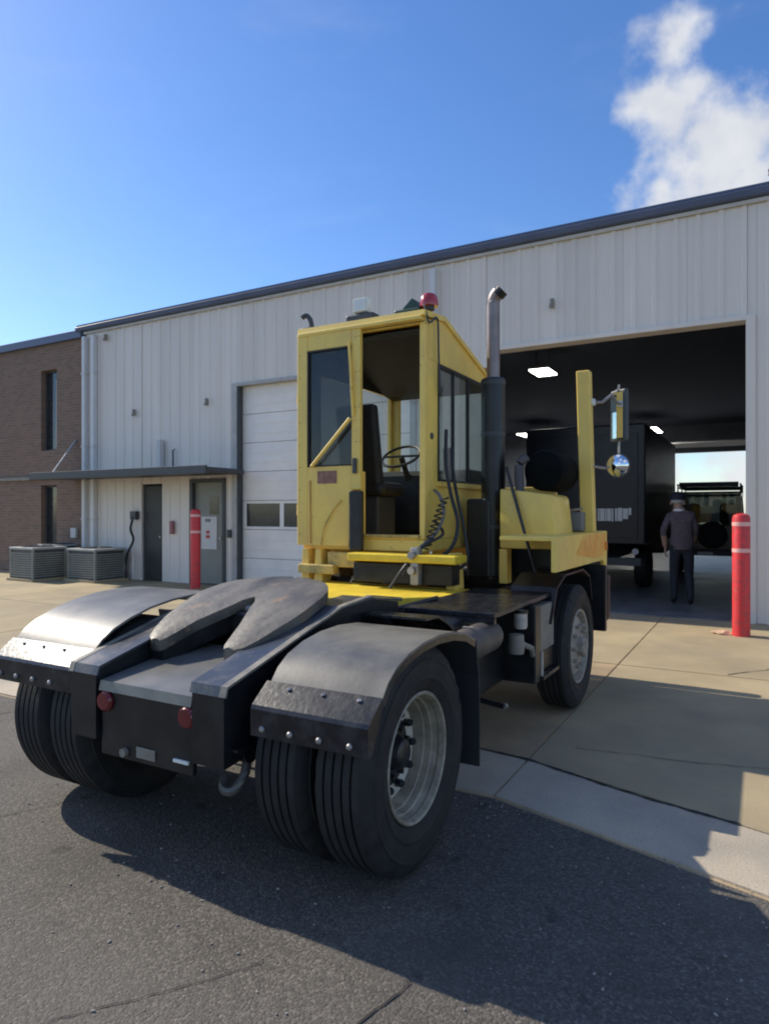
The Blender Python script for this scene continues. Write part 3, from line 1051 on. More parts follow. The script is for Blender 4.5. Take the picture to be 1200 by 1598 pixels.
# lettering on the rear of the box: worn, unreadable block characters in a row
lx = .22
for k, (w, h, z) in enumerate(((.045, .27, 0), (.035, .25, .01), (.085, .25, .01), (.03, .25, .01), (.08, .25, .01), (.035, .26, 0), (.04, .25, .01), (.09, .26, .01), (.10, .21, .05), (.05, .14, .13))):
    MB().box(lx, lx + w, -.0285, -.0255, 1.41 + z, 1.41 + z + h, .001).build('letter', M_LETTER, bt)
    lx += w + (.010 if k not in (0, 5) else .03)

# ------------------------------------------------------------------ off-road vehicle at the far door
sv = empty('off_road_car', (-1.20, 18.9, 0))
tag(sv, 'black square off-road car with roof rack seen from behind in the far doorway', 'car')
b = MB()
b.prism([(-.80, .62), (-.84, .9), (-.80, 1.28), (.80, 1.28), (.84, .9), (.80, .62)], 'y', 0, 3.6, .03)
b.build('body', M_CARBLK, sv)
for x0, x1 in ((-.78, -.66), (.66, .78)):
    for ya, yb in ((.03, .13), (1.9, 2.02)):
        MB().prism([(x0, 1.27), (x1, 1.27), (x1 * .93, 2.02), (x0 * .93, 2.02)], 'y', ya, yb).build('pillar', M_CARBLK, sv)
MB().box(-.74, .74, 0, 2.2, 2.0, 2.12, .04).build('roof', M_CARBLK, sv)
MB().box(-.66, .66, .06, .075, 1.27, 2.0).build('rear_window', M_CARGL, sv)
MB().box(-.66, .66, 2.1, 2.115, 1.30, 2.0).build('windscreen', M_CARGL, sv)
b = MB()
for y in (.1, .6, 1.1, 1.6, 2.1):
    b.tube([(-.72, y, 2.22), (.72, y, 2.22)], .022, 6)
for x in (-.72, .72):
    b.tube([(x, 0, 2.3), (x, 2.2, 2.3)], .022, 6)
    for y in (.1, 1.1, 2.1):
        b.tube([(x, y, 2.1), (x, y, 2.3)], .018, 6)
b.box(-.68, .68, -.02, .06, 2.24, 2.36, .01)
b.build('roof_rack', M_DARKGR, sv)
for sx in (-1, 1):
    MB().box(sx * .70 - .07, sx * .70 + .07, -.03, .01, .98, 1.2, .01).build('tail_light', M_REDL, sv)
    MB().box(sx * .45 - .22, sx * .45 + .22, .4, .75, 1.28, 1.82, .08).build('seat', M_VINYL, sv)
    for y in (.75, 2.9):
        w_ = empty('wheel', (sx * .78, y, .40), parent=sv)
        MB().lathe([(.2, -.12), (.37, -.13), (.40, -.09), (.40, .09), (.37, .13), (.2, .12)], 'x', seg=28, closed=True).build('tyre', M_RUB, w_, True)
        MB().lathe([(0, -.06), (.2, -.06), (.21, -.1), (.21, .1), (.2, .06), (0, .06)], 'x', seg=20).build('rim', M_DARKGR, w_, True)
    MB().box(sx * .84 - .06, sx * .84 + .10 * sx + .06, .35, 1.2, .84, .9, .02).build('fender_flare', M_DARKGR, sv)
MB().box(-.75, .75, -.16, -.01, .50, .64, .02).build('bumper', M_DARKGR, sv)
MB().box(-.24, .12, -.19, -.165, .50, .60, .004).build('number_plate', M_STEEL, sv)
sw = MB().cyl(.34, -.22, -.02, 'y', (.10, 0, 1.02), 28, .04).build('spare_wheel', M_RUB, sv, True)

# ------------------------------------------------------------------ person walking into the bay (seen from behind)
pr = empty('person', (-1.22, 12.7, 0), R(12))
pr.scale = (1.06, 1.06, 1.06)
tag(pr, 'person in plaid shirt and dark trousers walking into the open bay', 'person')
sk = bpy.data.meshes.new('body')
vv = [(0, 0, .95), (0, 0, 1.10), (0, .01, 1.28), (-.02, .02, 1.42), (-.035, .035, 1.53), (-.045, .055, 1.60), (-.055, .075, 1.68), (-.055, .075, 1.78),   # 0-7 spine, head
      (-.10, 0, .90), (-.11, .06, .50), (-.12, -.02, .10), (-.12, .10, .03),                       # 8-11 left leg
      (.10, 0, .90), (.11, .02, .50), (.12, -.16, .12), (.12, -.07, .03),                         # 12-15 right leg
      (-.19, .01, 1.43), (-.29, -.04, 1.21), (-.255, .06, 1.0), (-.245, .09, .92),                  # 16-19 left arm
      (.155, .01, 1.45), (.21, .02, 1.20), (.19, .17, 1.03), (.175, .23, .98)]                       # 20-23 right arm
ee = [(0, 1), (1, 2), (2, 3), (3, 4), (4, 5), (5, 6), (6, 7), (0, 8), (8, 9), (9, 10), (10, 11), (0, 12), (12, 13), (13, 14), (14, 15),
      (3, 16), (16, 17), (17, 18), (18, 19), (3, 20), (20, 21), (21, 22), (22, 23)]
rad = [.16, .155, .165, .14, .065, .062, .095, .07, .105, .075, .05, .04, .105, .075, .05, .04, .075, .055, .045, .032, .075, .055, .045, .032]
sk.from_pydata(vv, ee, [])
body0 = bpy.data.objects.new('body_skeleton', sk)
C.objects.link(body0)
md = body0.modifiers.new('skin', 'SKIN')
for i, sv_ in enumerate(sk.skin_vertices[0].data):
    sv_.radius = (rad[i] * (1.15 if i in (1, 2, 3) else 1), rad[i] * (.8 if i in (0, 1, 2, 3) else 1))
    sv_.use_root = (i == 0)
ss = body0.modifiers.new('sub', 'SUBSURF')
ss.levels = ss.render_levels = 2
dg = bpy.context.evaluated_depsgraph_get()
bme = bpy.data.meshes.new_from_object(body0.evaluated_get(dg))
bpy.data.objects.remove(body0)
for m_ in (M_SHIRT, M_JEANS, M_SKIN, M_SHOE):
    bme.materials.append(m_)
for pl in bme.polygons:
    c = pl.center
    arm = abs(c.x) > .19
    pl.material_index = 2 if (c.z > 1.52 or (arm and c.z < 1.12 and c.z > .8)) else (0 if c.z > .96 or arm else (3 if c.z < .09 else 1))
    pl.use_smooth = True
bo_ = bpy.data.objects.new('body', bme)
C.objects.link(bo_)
bo_.parent = pr
MB().lathe([(.160, .90), (.166, .97), (.160, 1.04)], 'z', seg=22).xform(Matrix.Diagonal((1.08, .86, 1, 1))).build('shirt_tail', M_SHIRT, pr, True)
# hands: palm and five bent fingers
for sx, wr in ((-1, Vector((-.245, .09, .92))), (1, Vector((.175, .23, .98)))):
    b = MB()
    b.box(wr.x - .014, wr.x + .014, wr.y - .035, wr.y + .045, wr.z - .09, wr.z + .02, .012)
    for k in range(4):
        y = wr.y - .028 + k * .022
        ln = (.065, .078, .072, .055)[k]
        b.tube([(wr.x, y, wr.z - .08), (wr.x - sx * .012, y, wr.z - .08 - ln * .6), (wr.x - sx * .035, y, wr.z - .08 - ln)], .0095, 6)
    b.tube([(wr.x, wr.y + .04, wr.z - .02), (wr.x - sx * .02, wr.y + .065, wr.z - .05), (wr.x - sx * .03, wr.y + .06, wr.z - .085)], .0105, 6)
    b.build('hand', M_SKIN, pr, True)
b = MB()
b.lathe([(.112, -.035), (.116, .02), (.10, .075), (.055, .105), (0, .112)], 'z', (-.055, .075, 1.735), 20)
b.box(-.13, .02, .165, .265, 1.705, 1.72, .006)
cp_ = b.build('cap', M_CAP, pr, True)
MB().lathe([(.098, .0), (.108, .02), (.114, .05)], 'z', (-.055, .062, 1.655), 20).build('hair', M_HAIR, pr, True)
MB().lathe([(.082, -.02), (.092, .0), (.080, .035), (.07, .03)], 'z', (-.035, .04, 1.525), 18).build('collar', M_LETTER, pr, True)
b = MB()
b.tube([(-.055, .17, 1.665), (-.055, .195, 1.64), (-.055, .17, 1.625)], .012, 6)
for sx in (-1, 1):
    b.tube([(-.055 + sx * .098, .075, 1.69), (-.055 + sx * .112, .065, 1.67), (-.055 + sx * .10, .07, 1.635)], .012, 6)
b.build('face', M_SKIN, pr, True)

# ================================================================== yard tractor
# local axes: x right, y forward, z up; the origin lies on the ground under the rear axle
TR = empty('yard_tractor', (-2.45, 2.71, 0))
tag(TR, 'yellow yard tractor with black rear frame and offset one-seat cab', 'tractor')
WB = 2.90
TY = .50


def tyre_mesh(width, rr):
    h = width / 2
    prof = [(.285, -h * .72), (.31, -h * .88), (.345, -h * .955), (.35, -h * .985), (.358, -h * .985), (.363, -h * .965), (.39, -h * 1.0), (.425, -h * 1.0), (.428, -h * 1.02), (.436, -h * 1.02), (.44, -h * .98), (.475, -h * .90), (.493, -h * .80)]
    tread = []
    n = 5
    for i in range(n):
        a0 = -h * .78 + i * (h * 1.56 / n)
        a1 = a0 + h * 1.56 / n
        tread += [(.5, a0 + .004), (.5, a1 - .008), (.486, a1 - .006), (.486, a1)]
    tread = tread[:-2]
    prof += tread + [(.493, h * .80), (.475, h * .90), (.44, h * .98), (.436, h * 1.02), (.428, h * 1.02), (.425, h * 1.0), (.39, h * 1.0), (.363, h * .965), (.358, h * .985), (.35, h * .985), (.345, h * .955), (.31, h * .88), (.285, h * .72)]
    sc = rr / .5
    prof = [((r if r < .3 else r) * sc if r > .32 else r, a) for r, a in prof]
    sh = {12, 11, len(prof) - 13, len(prof) - 12}

    def jit(k, s):
        return -.010 if (k in sh and (s // 2) % 2) else 0
    return MB().lathe(prof, 'x', seg=120, closed=True, jitter=jit)


def lug_nuts(parent, x, rr, m, n=10, side=1):
    b = MB().lathe([(.018, 0), (.018, .03 * side), (.012, .042 * side), (0, .042 * side)], 'x', seg=6)
    first = None
    for k in range(n):
        a = 2 * math.pi * k / n
        if first is None:
            first = b.build('lug_nut', m, parent)
            o = first
        else:
            o = first.copy()
            C.objects.link(o)
            o.parent = parent
        o.location = (x, rr * math.cos(a), rr * math.sin(a))


def rear_wheel(side, which):
    """dual wheel; outer one is deep-dished"""
    w_ = empty('wheel', (side * (.995 if which == 'outer' else .685), 0, TY), parent=TR)
    tyre_mesh(.27, TY).build('tyre', M_RUB, w_, True, angle=25)
    s = side
    if which == 'outer':
        b = MB().lathe([(.285, s * .09), (.290, s * .112), (.284, s * .118), (.274, s * .112), (.266, s * .088), (.270, s * .080), (.262, s * .055), (.254, s * .050), (.250, s * .02), (.244, s * .014), (.240, -s * .03), (.236, -s * .05), (.262, -s * .09), (.285, -s * .11)], 'x', seg=64, closed=True)
        b.build('rim', mat('rim_barrel_dirty', (.33, .29, .225), .5, var=.25, scale=9, dirt=(.12, .10, .07), dirt_amt=.7, dirt_scale=12, bump=.1), w_, True, angle=20)
        MB().lathe([(.225, -s * .040), (.215, -s * .028), (.19, -s * .030), (.16, -s * .036), (.16, -s * .075), (.225, -s * .075)], 'x', seg=56, closed=True).build('disc', mat('disc_paint', (.58, .54, .46), .45, var=.15, scale=9, dirt=(.28, .22, .15), dirt_amt=.6, dirt_scale=9), w_, True)
        MB().lathe([(.238, -s * .060), (.222, -s * .060), (.222, -s * .066), (.238, -s * .066)], 'x', seg=48, closed=True).build('disc_gap', M_BLK, w_, True)
        MB().lathe([(.0, s * .045), (.05, s * .045), (.065, s * .035), (.08, -s * .005), (.12, -s * .015), (.14, -s * .022), (.155, -s * .03), (.158, -s * .12), (0, -s * .12)], 'x', seg=40).build('hub', M_BLK, w_, True)
        lug_nuts(w_, -s * .034, .168, M_BLK, 10, s)
        for k in range(8):
            a = 2 * math.pi * (k + .5) / 8
            MB().tube([(-s * .02, .105 * math.cos(a), .105 * math.sin(a)), (s * .01, .105 * math.cos(a), .105 * math.sin(a))], .012, 6).build('hub_bolt', M_BLK, w_)
    else:
        MB().lathe([(.300, s * .118), (.27, s * .09), (.26, .0), (.27, -s * .09), (.300, -s * .118)], 'x', seg=40).build('rim', M_RIM, w_, True)
    return w_


for sd_ in (1, -1):
    rear_wheel(sd_, 'outer')
    rear_wheel(sd_, 'inner')


def front_wheel(s):
    w_ = empty('wheel', (s * 1.02, WB, TY), parent=TR)
    tyre_mesh(.27, TY).build('tyre', M_RUB, w_, True, angle=25)
    MB().lathe([(.290, s * .10), (.302, s * .118), (.296, s * .124), (.284, s * .118), (.276, s * .085), (.268, s * .05), (.262, -s * .09), (.29, -s * .11)], 'x', seg=56, closed=True).build('rim', M_RIM, w_, True)
    MB().lathe([(.268, s * .04), (.24, s * .085), (.21, s * .10), (.12, s * .10), (.12, s * .075), (.21, s * .075), (.268, s * .02)], 'x', seg=48, closed=True).build('disc', M_RIMRUST, w_, True)
    MB().lathe([(0, s * .17), (.06, s * .17), (.075, s * .155), (.08, s * .11), (.125, s * .095), (.125, s * .06), (0, s * .06)], 'x', seg=32).build('hub', M_RIMRUST, w_, True)
    lug_nuts(w_, s * .10, .168, M_RIMRUST, 10, s)


front_wheel(1)
front_wheel(-1)

# axles
MB().tube([(-.9, 0, TY), (-.25, 0, TY), (.25, 0, TY), (.9, 0, TY)], .085, 12).lathe([(.0, -.2), (.14, -.17), (.2, -.05), (.2, .05), (.14, .17), (0, .2)], 'y', (0, 0, TY), 20).build('rear_axle', M_BLK, TR, True)
MB().tube([(-.95, WB, TY - .02), (-.6, WB, TY - .08), (.6, WB, TY - .08), (.95, WB, TY - .02)], .055, 10).build('front_axle', M_BLK, TR, True)
# frame rails
for s in (-1, 1):
    b = MB()
    x0, x1 = sorted((s * .33, s * .43))
    b.box(x0, x1, -.40, 3.95, .62, .90, .008)
    b.build('frame_rail', M_BLK, TR)
b = MB()
for y in (.55, 1.15, 1.9):
    b.box(-.33, .33, y, y + .1, .64, .86)
b.build('crossmember', M_BLK, TR)
# ramp rails at the tail
for s in (-1, 1):
    x0, x1 = sorted((s * .30, s * .505))
    b = MB()
    b.prism([(-.59, .52), (-.59, .835), (-.575, .857), (.30, 1.085), (.62, 1.10), (.95, 1.05), (.95, .66), (.2, .60)], 'x', x0 + .012, x1 - .012)
    b.build('ramp_side', M_BLK, TR)
    b = MB()
    b.strip([(-.595, .825), (-.58, .867), (.30, 1.098), (.62, 1.112), (.98, 1.06)], .012, 'x', x0, x1)
    rt = b.build('ramp_top', M_RAMP, TR)
    MB().strip([(-.597, .826), (-.582, .8685), (.30, 1.0995), (.62, 1.1235), (.98, 1.0715)], .010, 'x', *sorted((s * .470, s * .506))).build('worn_edge', mat('worn_pale_edge', (.30, .27, .21), .5, var=.3, scale=9, dirt=(.07, .07, .075), dirt_amt=.85, dirt_scale=5), rt)
# tail deck between the rails
MB().strip([(-.585, .755), (-.575, .80), (-.15, .858), (.05, .875)], .012, 'x', -.298, .298).build('tail_plate', M_TAIL, TR)
MB().box(-.297, .297, -.57, -.54, .45, .785, .006).build('rear_plate', M_BLK, TR)
for u in (-.262, .268):
    b = MB().lathe([(0, -.022), (.04, -.02), (.05, -.008), (.05, .01), (0, .01)], 'y', (u, -.572, .705), 20)
    b.build('tail_light', M_REDL, TR, True)
MB().box(-.05, .07, -.578, -.571, .475, .525, .002).build('plate_holder', M_GREYBOX, TR)
MB().cyl(.02, -.59, -.57, 'y', (-.13, 0, .485), 12).build('plate_lamp', M_GREYBOX, TR, True)
MB().box(.19, .28, -.585, -.571, .50, .515, .003).build('plate_lamp', M_WHITE, TR)
# tow hook under the tail
MB().tube(curve_pts([(.46, -.40, .52), (.47, -.44, .44), (.44, -.48, .385), (.38, -.47, .385), (.36, -.43, .42)], 18), .022, 8).build('tow_hook', mat('dark_steel', (.11, .105, .10), .45, metal=.4), TR, True)
MB().tube([(-.5, -.42, .55), (.5, -.42, .55)], .05, 10).build('rear_crossmember', M_BLK, TR, True)


# fifth wheel: forked plate, bent down to the rear
def zf(v):
    pts = [(-.32, .935), (-.1, 1.03), (.18, 1.13), (.38, 1.18), (.50, 1.20), (.62, 1.205)]
    for (a, za), (b_, zb) in zip(pts, pts[1:]):
        if v <= b_:
            return za + (zb - za) * (v - a) / (b_ - a)
    return pts[-1][1]


rowsv = [(-.29, .215, .275), (-.265, .195, .315), (-.2, .175, .35), (-.1, .145, .385), (0, .10, .405), (.08, .065, .415), (.14, .045, .418), (.19, 0, .418), (.26, 0, .41),
         (.34, 0, .385), (.41, 0, .34), (.47, 0, .28), (.51, 0, .21), (.54, 0, .13), (.55, 0, .04)]
bm = bmesh.new()
for s in (-1, 1):
    top, bot = [], []
    for v, ui, uo in rowsv:
        top.append([bm.verts.new((s * (ui + (uo - ui) * k / 4), v, zf(v) + .01 * math.sin(k / 4 * math.pi))) for k in range(5)])
        bot.append([bm.verts.new((s * (ui + (uo - ui) * k / 4), v, zf(v) - .055)) for k in range(5)])
    for i in range(len(rowsv) - 1):
        for k in range(4):
            bm.faces.new((top[i][k], top[i][k + 1], top[i + 1][k + 1], top[i + 1][k]))
            bm.faces.new((bot[i][k], bot[i + 1][k], bot[i + 1][k + 1], bot[i][k + 1]))
        bm.faces.new((top[i][4], bot[i][4], bot[i + 1][4], top[i + 1][4]))
        if rowsv[i][1] > 0 or rowsv[i + 1][1] > 0:
            bm.faces.new((top[i][0], top[i + 1][0], bot[i + 1][0], bot[i][0]))
    for k in range(4):
        bm.faces.new((top[0][k], bot[0][k], bot[0][k + 1], top[0][k + 1]))
        bm.faces.new((top[-1][k], top[-1][k + 1], bot[-1][k + 1], bot[-1][k]))
bmesh.ops.remove_doubles(bm, verts=bm.verts, dist=1e-5)
bmesh.ops.recalc_face_normals(bm, faces=bm.faces)
fw = MB()
fw.bm.free()
fw.bm = bm
fwo = fw.build('fifth_wheel', M_FIFTH, TR, True, angle=40)
MB().box(-.38, .38, .10, .32, .92, 1.06, .02).build('fifth_wheel_pivot', M_BLK, fwo)
bm = bmesh.new()
for s in (-1, 1):
    rows_ = rowsv[1:-1]
    ins = .022
    T_, B_ = [], []
    for v, ui, uo in rows_:
        a0, a1 = ui + (ins if ui > 0 else 0), max(uo - ins, ui + .02)
        T_.append([bm.verts.new((s * a0, v, zf(v) - .05)), bm.verts.new((s * a1, v, zf(v) - .05))])
        B_.append([bm.verts.new((s * a0, v, zf(v) - .15)), bm.verts.new((s * a1, v, zf(v) - .15))])
    for i in range(len(rows_) - 1):
        bm.faces.new((T_[i][1], B_[i][1], B_[i + 1][1], T_[i + 1][1]))
        bm.faces.new((B_[i][0], B_[i + 1][0], B_[i + 1][1], B_[i][1]))
        if rows_[i][1] > 0 or rows_[i + 1][1] > 0:
            bm.faces.new((T_[i][0], T_[i + 1][0], B_[i + 1][0], B_[i][0]))
    bm.faces.new((T_[0][0], B_[0][0], B_[0][1], T_[0][1]))
    bm.faces.new((T_[-1][0], T_[-1][1], B_[-1][1], B_[-1][0]))
bmesh.ops.recalc_face_normals(bm, faces=bm.faces)
sk_ = MB()
sk_.bm.free()
sk_.bm = bm
sk_.build('plate_skirt', M_BLK, fwo)
MB().box(-.075, .075, .15, .30, 1.03, 1.085, .015).build('coupling_jaw', M_STEEL, fwo)
# lifting boom under the plate
for s in (-1, 1):
    MB().prism([(.15, .95), (.3, 1.08), (1.5, .92), (1.5, .78), (.3, .90)], 'x', s * .2 - .04, s * .2 + .04).build('lift_boom', M_BLK, TR)
    MB().tube([(s * .14, .5, .78), (s * .14, 1.3, .84)], .045, 10).build('lift_cylinder', M_STEEL, TR, True)

# rear fenders with lipped rear box
for s in (-1, 1):
    if s == 1:
        prof = [(-.45, .872), (-.40, .930), (-.33, .975), (-.22, 1.012), (-.08, 1.035), (.08, 1.042), (.25, 1.03), (.40, 1.0), (.52, .95)]
    else:   # the left one is bent up a little
        prof = [(-.45, .892), (-.40, .945), (-.33, .99), (-.22, 1.035), (-.08, 1.075), (.08, 1.10), (.25, 1.11), (.42, 1.105), (.60, 1.075)]
    dz = prof[0][1] - .862
    x0, x1 = sorted((s * (.625 if s == 1 else .512), s * 1.17))
    b = MB().strip(prof, .012, 'x', x0, x1)
    fo = b.build('rear_fender', M_FENDER, TR, True, angle=40)
    e0, e1 = sorted((s * 1.158, s * 1.171))
    MB().strip([(y, z - .012) for y, z in prof], .03, 'x', e0, e1).build('fender_lip', M_BLKDUST, fo)
    b = MB().prism([(-.452, .872 + dz), (-.55, .795 + dz), (-.56, .78 + dz), (-.56, .67 + dz), (-.53, .67 + dz), (-.47, .80 + dz), (-.44, .845 + dz)], 'x', x0 - .015, x1 + .004)
    hb = b.build('fender_box', M_BLKDUST, TR)
    for k in range(4):
        u = x0 + .05 + k * .14
        MB().lathe([(.013, 0), (.013, -.008), (.007, -.014), (0, -.014)], 'y', (u, -.561, .705 + dz), 10).build('bolt', M_STEEL, hb, True)
    for k in range(3):
        u = x0 + .12 + k * .17
        MB().lathe([(.011, 0), (.009, .006), (0, .008)], 'z', (u, -.475, .855 + dz), 10).build('bolt', M_STEEL, hb, True)
    # forward mudflap
    b = MB()
    b.strip([(.56, .94), (.605, .75), (.615, .5), (.61, .27)], .014, 'x', x0 + .02, x1 - .01)
    b.build('mud_flap', mat('flap_rubber', (.022, .022, .025), .7, var=.2), TR)
    # sloped cover ahead of the fender
    b = MB()
    b.strip([(.50, 1.035), (.66, 1.03), (.80, .97), (.93, .88)], .012, 'x', *sorted((s * .52, s * .90)))
    b.build('fender_cover', M_BLKDUST, TR)
    # leaf spring
    b = MB()
    for k in range(4):
        ln = .55 - k * .1
        b.strip([(-ln, .60 - k * .018), (-ln * .5, .57 - k * .018), (0, .56 - k * .018), (ln * .5, .57 - k * .018), (ln, .60 - k * .018)], .014, 'x', *sorted((s * .45, s * .53)))
    b.build('leaf_spring', M_BLK, TR)

# side gear between the wheels, right side
MB().box(.47, .87, .92, 1.98, .40, .955, .05).build('fuel_tank', M_BLK, TR, True)
b = MB()
b.box(.45, 1.06, 1.10, 2.36, .962, .995, .006)
b.box(.45, 1.06, 1.10, 1.13, .93, .962)
b.build('side_deck', M_BLKDUST, TR)
for y in (1.38, 1.72):
    MB().strip([(.49, .57), (.485, .75), (.50, .96)], .01, 'y', y, y + .05).build('tank_strap', M_STEEL, TR)
at = MB().lathe([(0, .76), (.05, .765), (.088, .80), (.095, .84), (.095, 1.2), (.088, 1.24), (0, 1.27)], 'y', (.98, .0, .84), 24).build('air_tank', mat('brown_grey_tank', (.10, .085, .075), .5, var=.3, scale=9), TR, True)
MB().cyl(.028, .70, .77, 'y', (.98, .0, .855), 10).build('tank_fitting', M_BLK, at, True)
MB().box(.95, 1.01, .87, .90, .930, .942).build('tank_tag', M_GREYBOX, at)
fl = MB().lathe([(0, .84), (.04, .842), (.045, .86), (.045, .95), (.03, .965), (0, .967)], 'z', (1.04, 1.66, -.02), 18).build('white_filter', mat('grimy_white', (.50, .45, .40), .45, var=.2, scale=14), TR, True)
MB().cyl(.05, .945, .965, 'z', (1.04, 1.66, -.02), 16).build('filter_head', M_BLK, fl, True)
b = MB()
b.lathe([(0, .66), (.05, .665), (.055, .70), (.05, .79), (0, .80)], 'z', (1.03, 1.60, 0), 14)
b.tube([(1.05, 1.66, .72), (1.09, 1.74, .68), (1.08, 1.80, .62)], .02, 7)
b.build('valve_block', M_GREYBOX, TR, True)
MB().box(.72, 1.10, 1.80, 1.93, .42, .96, .010).build('step_bracket', M_BLK, TR)
sb_ = MB().box(.72, 1.08, 1.99, 2.34, .60, .93, .012).build('step_box', M_GREYBOX, TR)
MB().box(.74, 1.12, 1.93, 2.34, .42, .45, .004).build('step_tread', M_BLKDUST, TR)
MB().box(.74, 1.07, 1.99, 2.34, .452, .598, .008).build('step_riser', M_BLK, TR)
MB().tube([(1.1, 1.95, .44), (1.1, 1.95, .62)], .012, 6).build('step_hanger', M_STEEL, TR)
MB().cyl(.02, 1.5, 1.53, 'y', (.98, 0, .33), 10).build('drain_cock', M_STEEL, TR, True)
MB().tube([(.55, .95, .7), (.7, 1.5, .36), (.98, 1.5, .33)], .018, 7).build('drain_pipe', M_BLK, TR, True)
# left side battery box
MB().box(-1.08, -.5, 1.1, 2.1, .55, .95, .02).build('battery_box', M_BLK, TR)
MB().prism([(.2, .25), (-.2, .25), (-.26, .5), (-.2, .72), (.2, .72), (.26, .5)], 'y', 2.5, 3.6, .03).build('gearbox', M_BLK, TR)

# yellow tail deck behind the cab
b = MB()
b.prism([(-1.02, 2.30), (.45, 2.30), (.42, 1.78), (-.02, 1.34), (-.44, 1.34)], 'z', .90, .985, .008)
b.build('yellow_deck', M_YELBR, TR)
# cab supports
for u in (-1.12, -.98, .30):
    MB().prism([(u - .045, .98), (u + .045, .98), (u + .03, 1.27), (u - .03, 1.27)], 'y', 2.2, 2.36, .006).build('cab_support', M_YEL, TR)
MB().box(-1.16, -.78, 2.14, 2.24, 1.06, 1.14, .01).build('hinge_block', M_YELDK, TR)
MB().box(-.88, -.6, 2.2, 2.3, 1.12, 1.25, .01).build('tilt_bracket', M_YELDK, TR)
MB().box(-.55, .42, 2.0, 2.24, 1.20, 1.262, .01).build('rear_step', M_YELBR, TR)
MB().box(-.55, .35, 2.10, 2.26, 1.02, 1.18, .006).build('deck_kickplate', M_BLK, TR)

# ------------------------------------------------------------------ cab
CX0, CX1, CY0, CY1, CZ0 = -1.18, .045, 2.25, 3.92, 1.27
cab = empty('cab', (0, 0, 0), parent=TR)
b = MB()   # floor and lower body
b.box(CX0, CX1, CY0, CY1, CZ0, CZ0 + .10, .01)
b.build('floor_pan', M_YEL, cab)
roofp = [(2.19, 3.20), (2.20, 3.245), (2.62, 3.285), (3.74, 2.955), (3.98, 2.90), (3.98, 2.86)]
b = MB()
b.strip(roofp, .045, 'x', CX0 - .02, CX1 + .02)
b.build('cab_roof', M_YEL, cab)
# rear wall: frame round the doorway plus the fixed left part behind the slid-back door
b = MB()
b.box(-.005, CX1, CY0, CY0 + .07, CZ0 + .102, 3.20, .008)
b.box(-1.18, -1.15, CY0, CY0 + .06, CZ0 + .102, 3.20, .006)
b.box(-1.148, -.007, CY0, CY0 + .055, 3.15, 3.21, .006)
b.box(-1.148, -.55, CY0 + .002, CY0 + .05, CZ0 + .102, 1.95, .004)
b.box(-1.148, -.007, CY0 - .004, CY0 + .05, CZ0 + .10, 1.40, .006)
b.build('rear_wall', M_YEL, cab)
MB().box(-1.19, .04, CY0 - .07, CY0 + .01, 3.165, 3.20, .008).build('door_track', M_YEL, cab)
MB().box(-.55, .0, CY0 - .03, CY0 + .03, 1.385, 1.41, .006).build('door_sill', M_YELDK, cab)
# sliding rear door, pushed to the left
dy0, dy1 = CY0 - .062, CY0 - .018
sdoor = empty('sliding_door', (0, 0, 0), parent=cab)
b = MB()
b.box(-1.20, -1.085, dy0, dy1, 1.305, 3.19, .008)
b.box(-.625, -.535, dy0, dy1, 1.79, 3.19, .008)
b.box(-1.084, -.626, dy0, dy1, 3.03, 3.19, .008)
b.prism([(-1.084, 1.305), (-.66, 1.305), (-.625, 1.50), (-.625, 1.79), (-.626, 2.0), (-1.084, 2.0)], 'y', dy0 + .001, dy1)
b.build('door_shell', M_YEL, sdoor)
MB().box(-1.09, -.62, dy0 + .018, dy0 + .026, 1.99, 3.04).build('pane', M_GLASSDK, sdoor)
b = MB()
b.box(-1.086, -1.072, dy0 - .004, dy0 + .03, 2.0, 3.03)
b.box(-1.086, -.624, dy0 - .004, dy0 + .03, 2.0, 2.014)
b.box(-1.086, -.624, dy0 - .004, dy0 + .03, 3.016, 3.03)
b.build('window_seal', M_VINYL, sdoor)
MB().tube([(-1.02, dy0 - .03, 2.0), (-.62, dy0 - .03, 2.40)], .016, 8).build('grab_bar', M_YEL, sdoor)
MB().tube([(-.64, dy0 - .012, 3.06), (-.615, dy0 - .02, 2.75), (-.60, dy0 - .012, 2.42)], .013, 6).build('grab_bar', M_YEL, sdoor)
MB().box(-.975, -.775, dy0 - .004, dy0 - .001, 1.85, 1.96).build('sticker', M_STICK, sdoor)
MB().box(-.60, -.565, dy0 - .03, dy0 - .001, 1.93, 2.06, .006).build('latch', M_DARKGR, sdoor)
MB().tube(curve_pts([(-.93, dy0 - .012, 1.31), (-.90, dy0 - .012, 1.46), (-.80, dy0 - .012, 1.62), (-.72, dy0 - .012, 1.70)], 12), .006, 5).build('cable', M_YELDK, sdoor)
MB().tube([(-1.05, dy0 - .006, 1.32), (-1.055, dy0 - .006, 1.88)], .007, 5).build('trim_strip', mat('orange_rust_trim', (.42, .24, .08), .6), sdoor)
MB().box(-.62, -.49, dy0 - .06, dy0 + .0, 1.27, 1.78, .02).build('rubber_bumper', M_VINYL, cab)
for z in (1.62, 2.62):
    MB().cyl(.012, z - .05, z + .05, 'z', (-1.205, dy0 + .02, 0), 8).build('hinge', M_YELDK, sdoor, True)
rv0 = MB().lathe([(.007, 0), (.006, -.004), (0, -.005)], 'y', seg=8).build('rivet', M_YELDK, sdoor, True, loc=(-1.17, dy0, 1.40))
for z in [1.6 + k * .2 for k in range(8)]:
    o = rv0.copy()
    C.objects.link(o)
    o.location = (-1.17, dy0, z)
for x in (-.56, -.60):
    for z in (2.2, 2.5, 2.8, 3.1):
        o = rv0.copy()
        C.objects.link(o)
        o.location = (x + .02, dy0, z)
MB().box(-1.20, .04, CY0 - .004, CY0 + .001, 3.160, 3.164).build('roof_seam', M_DARKGR, cab)
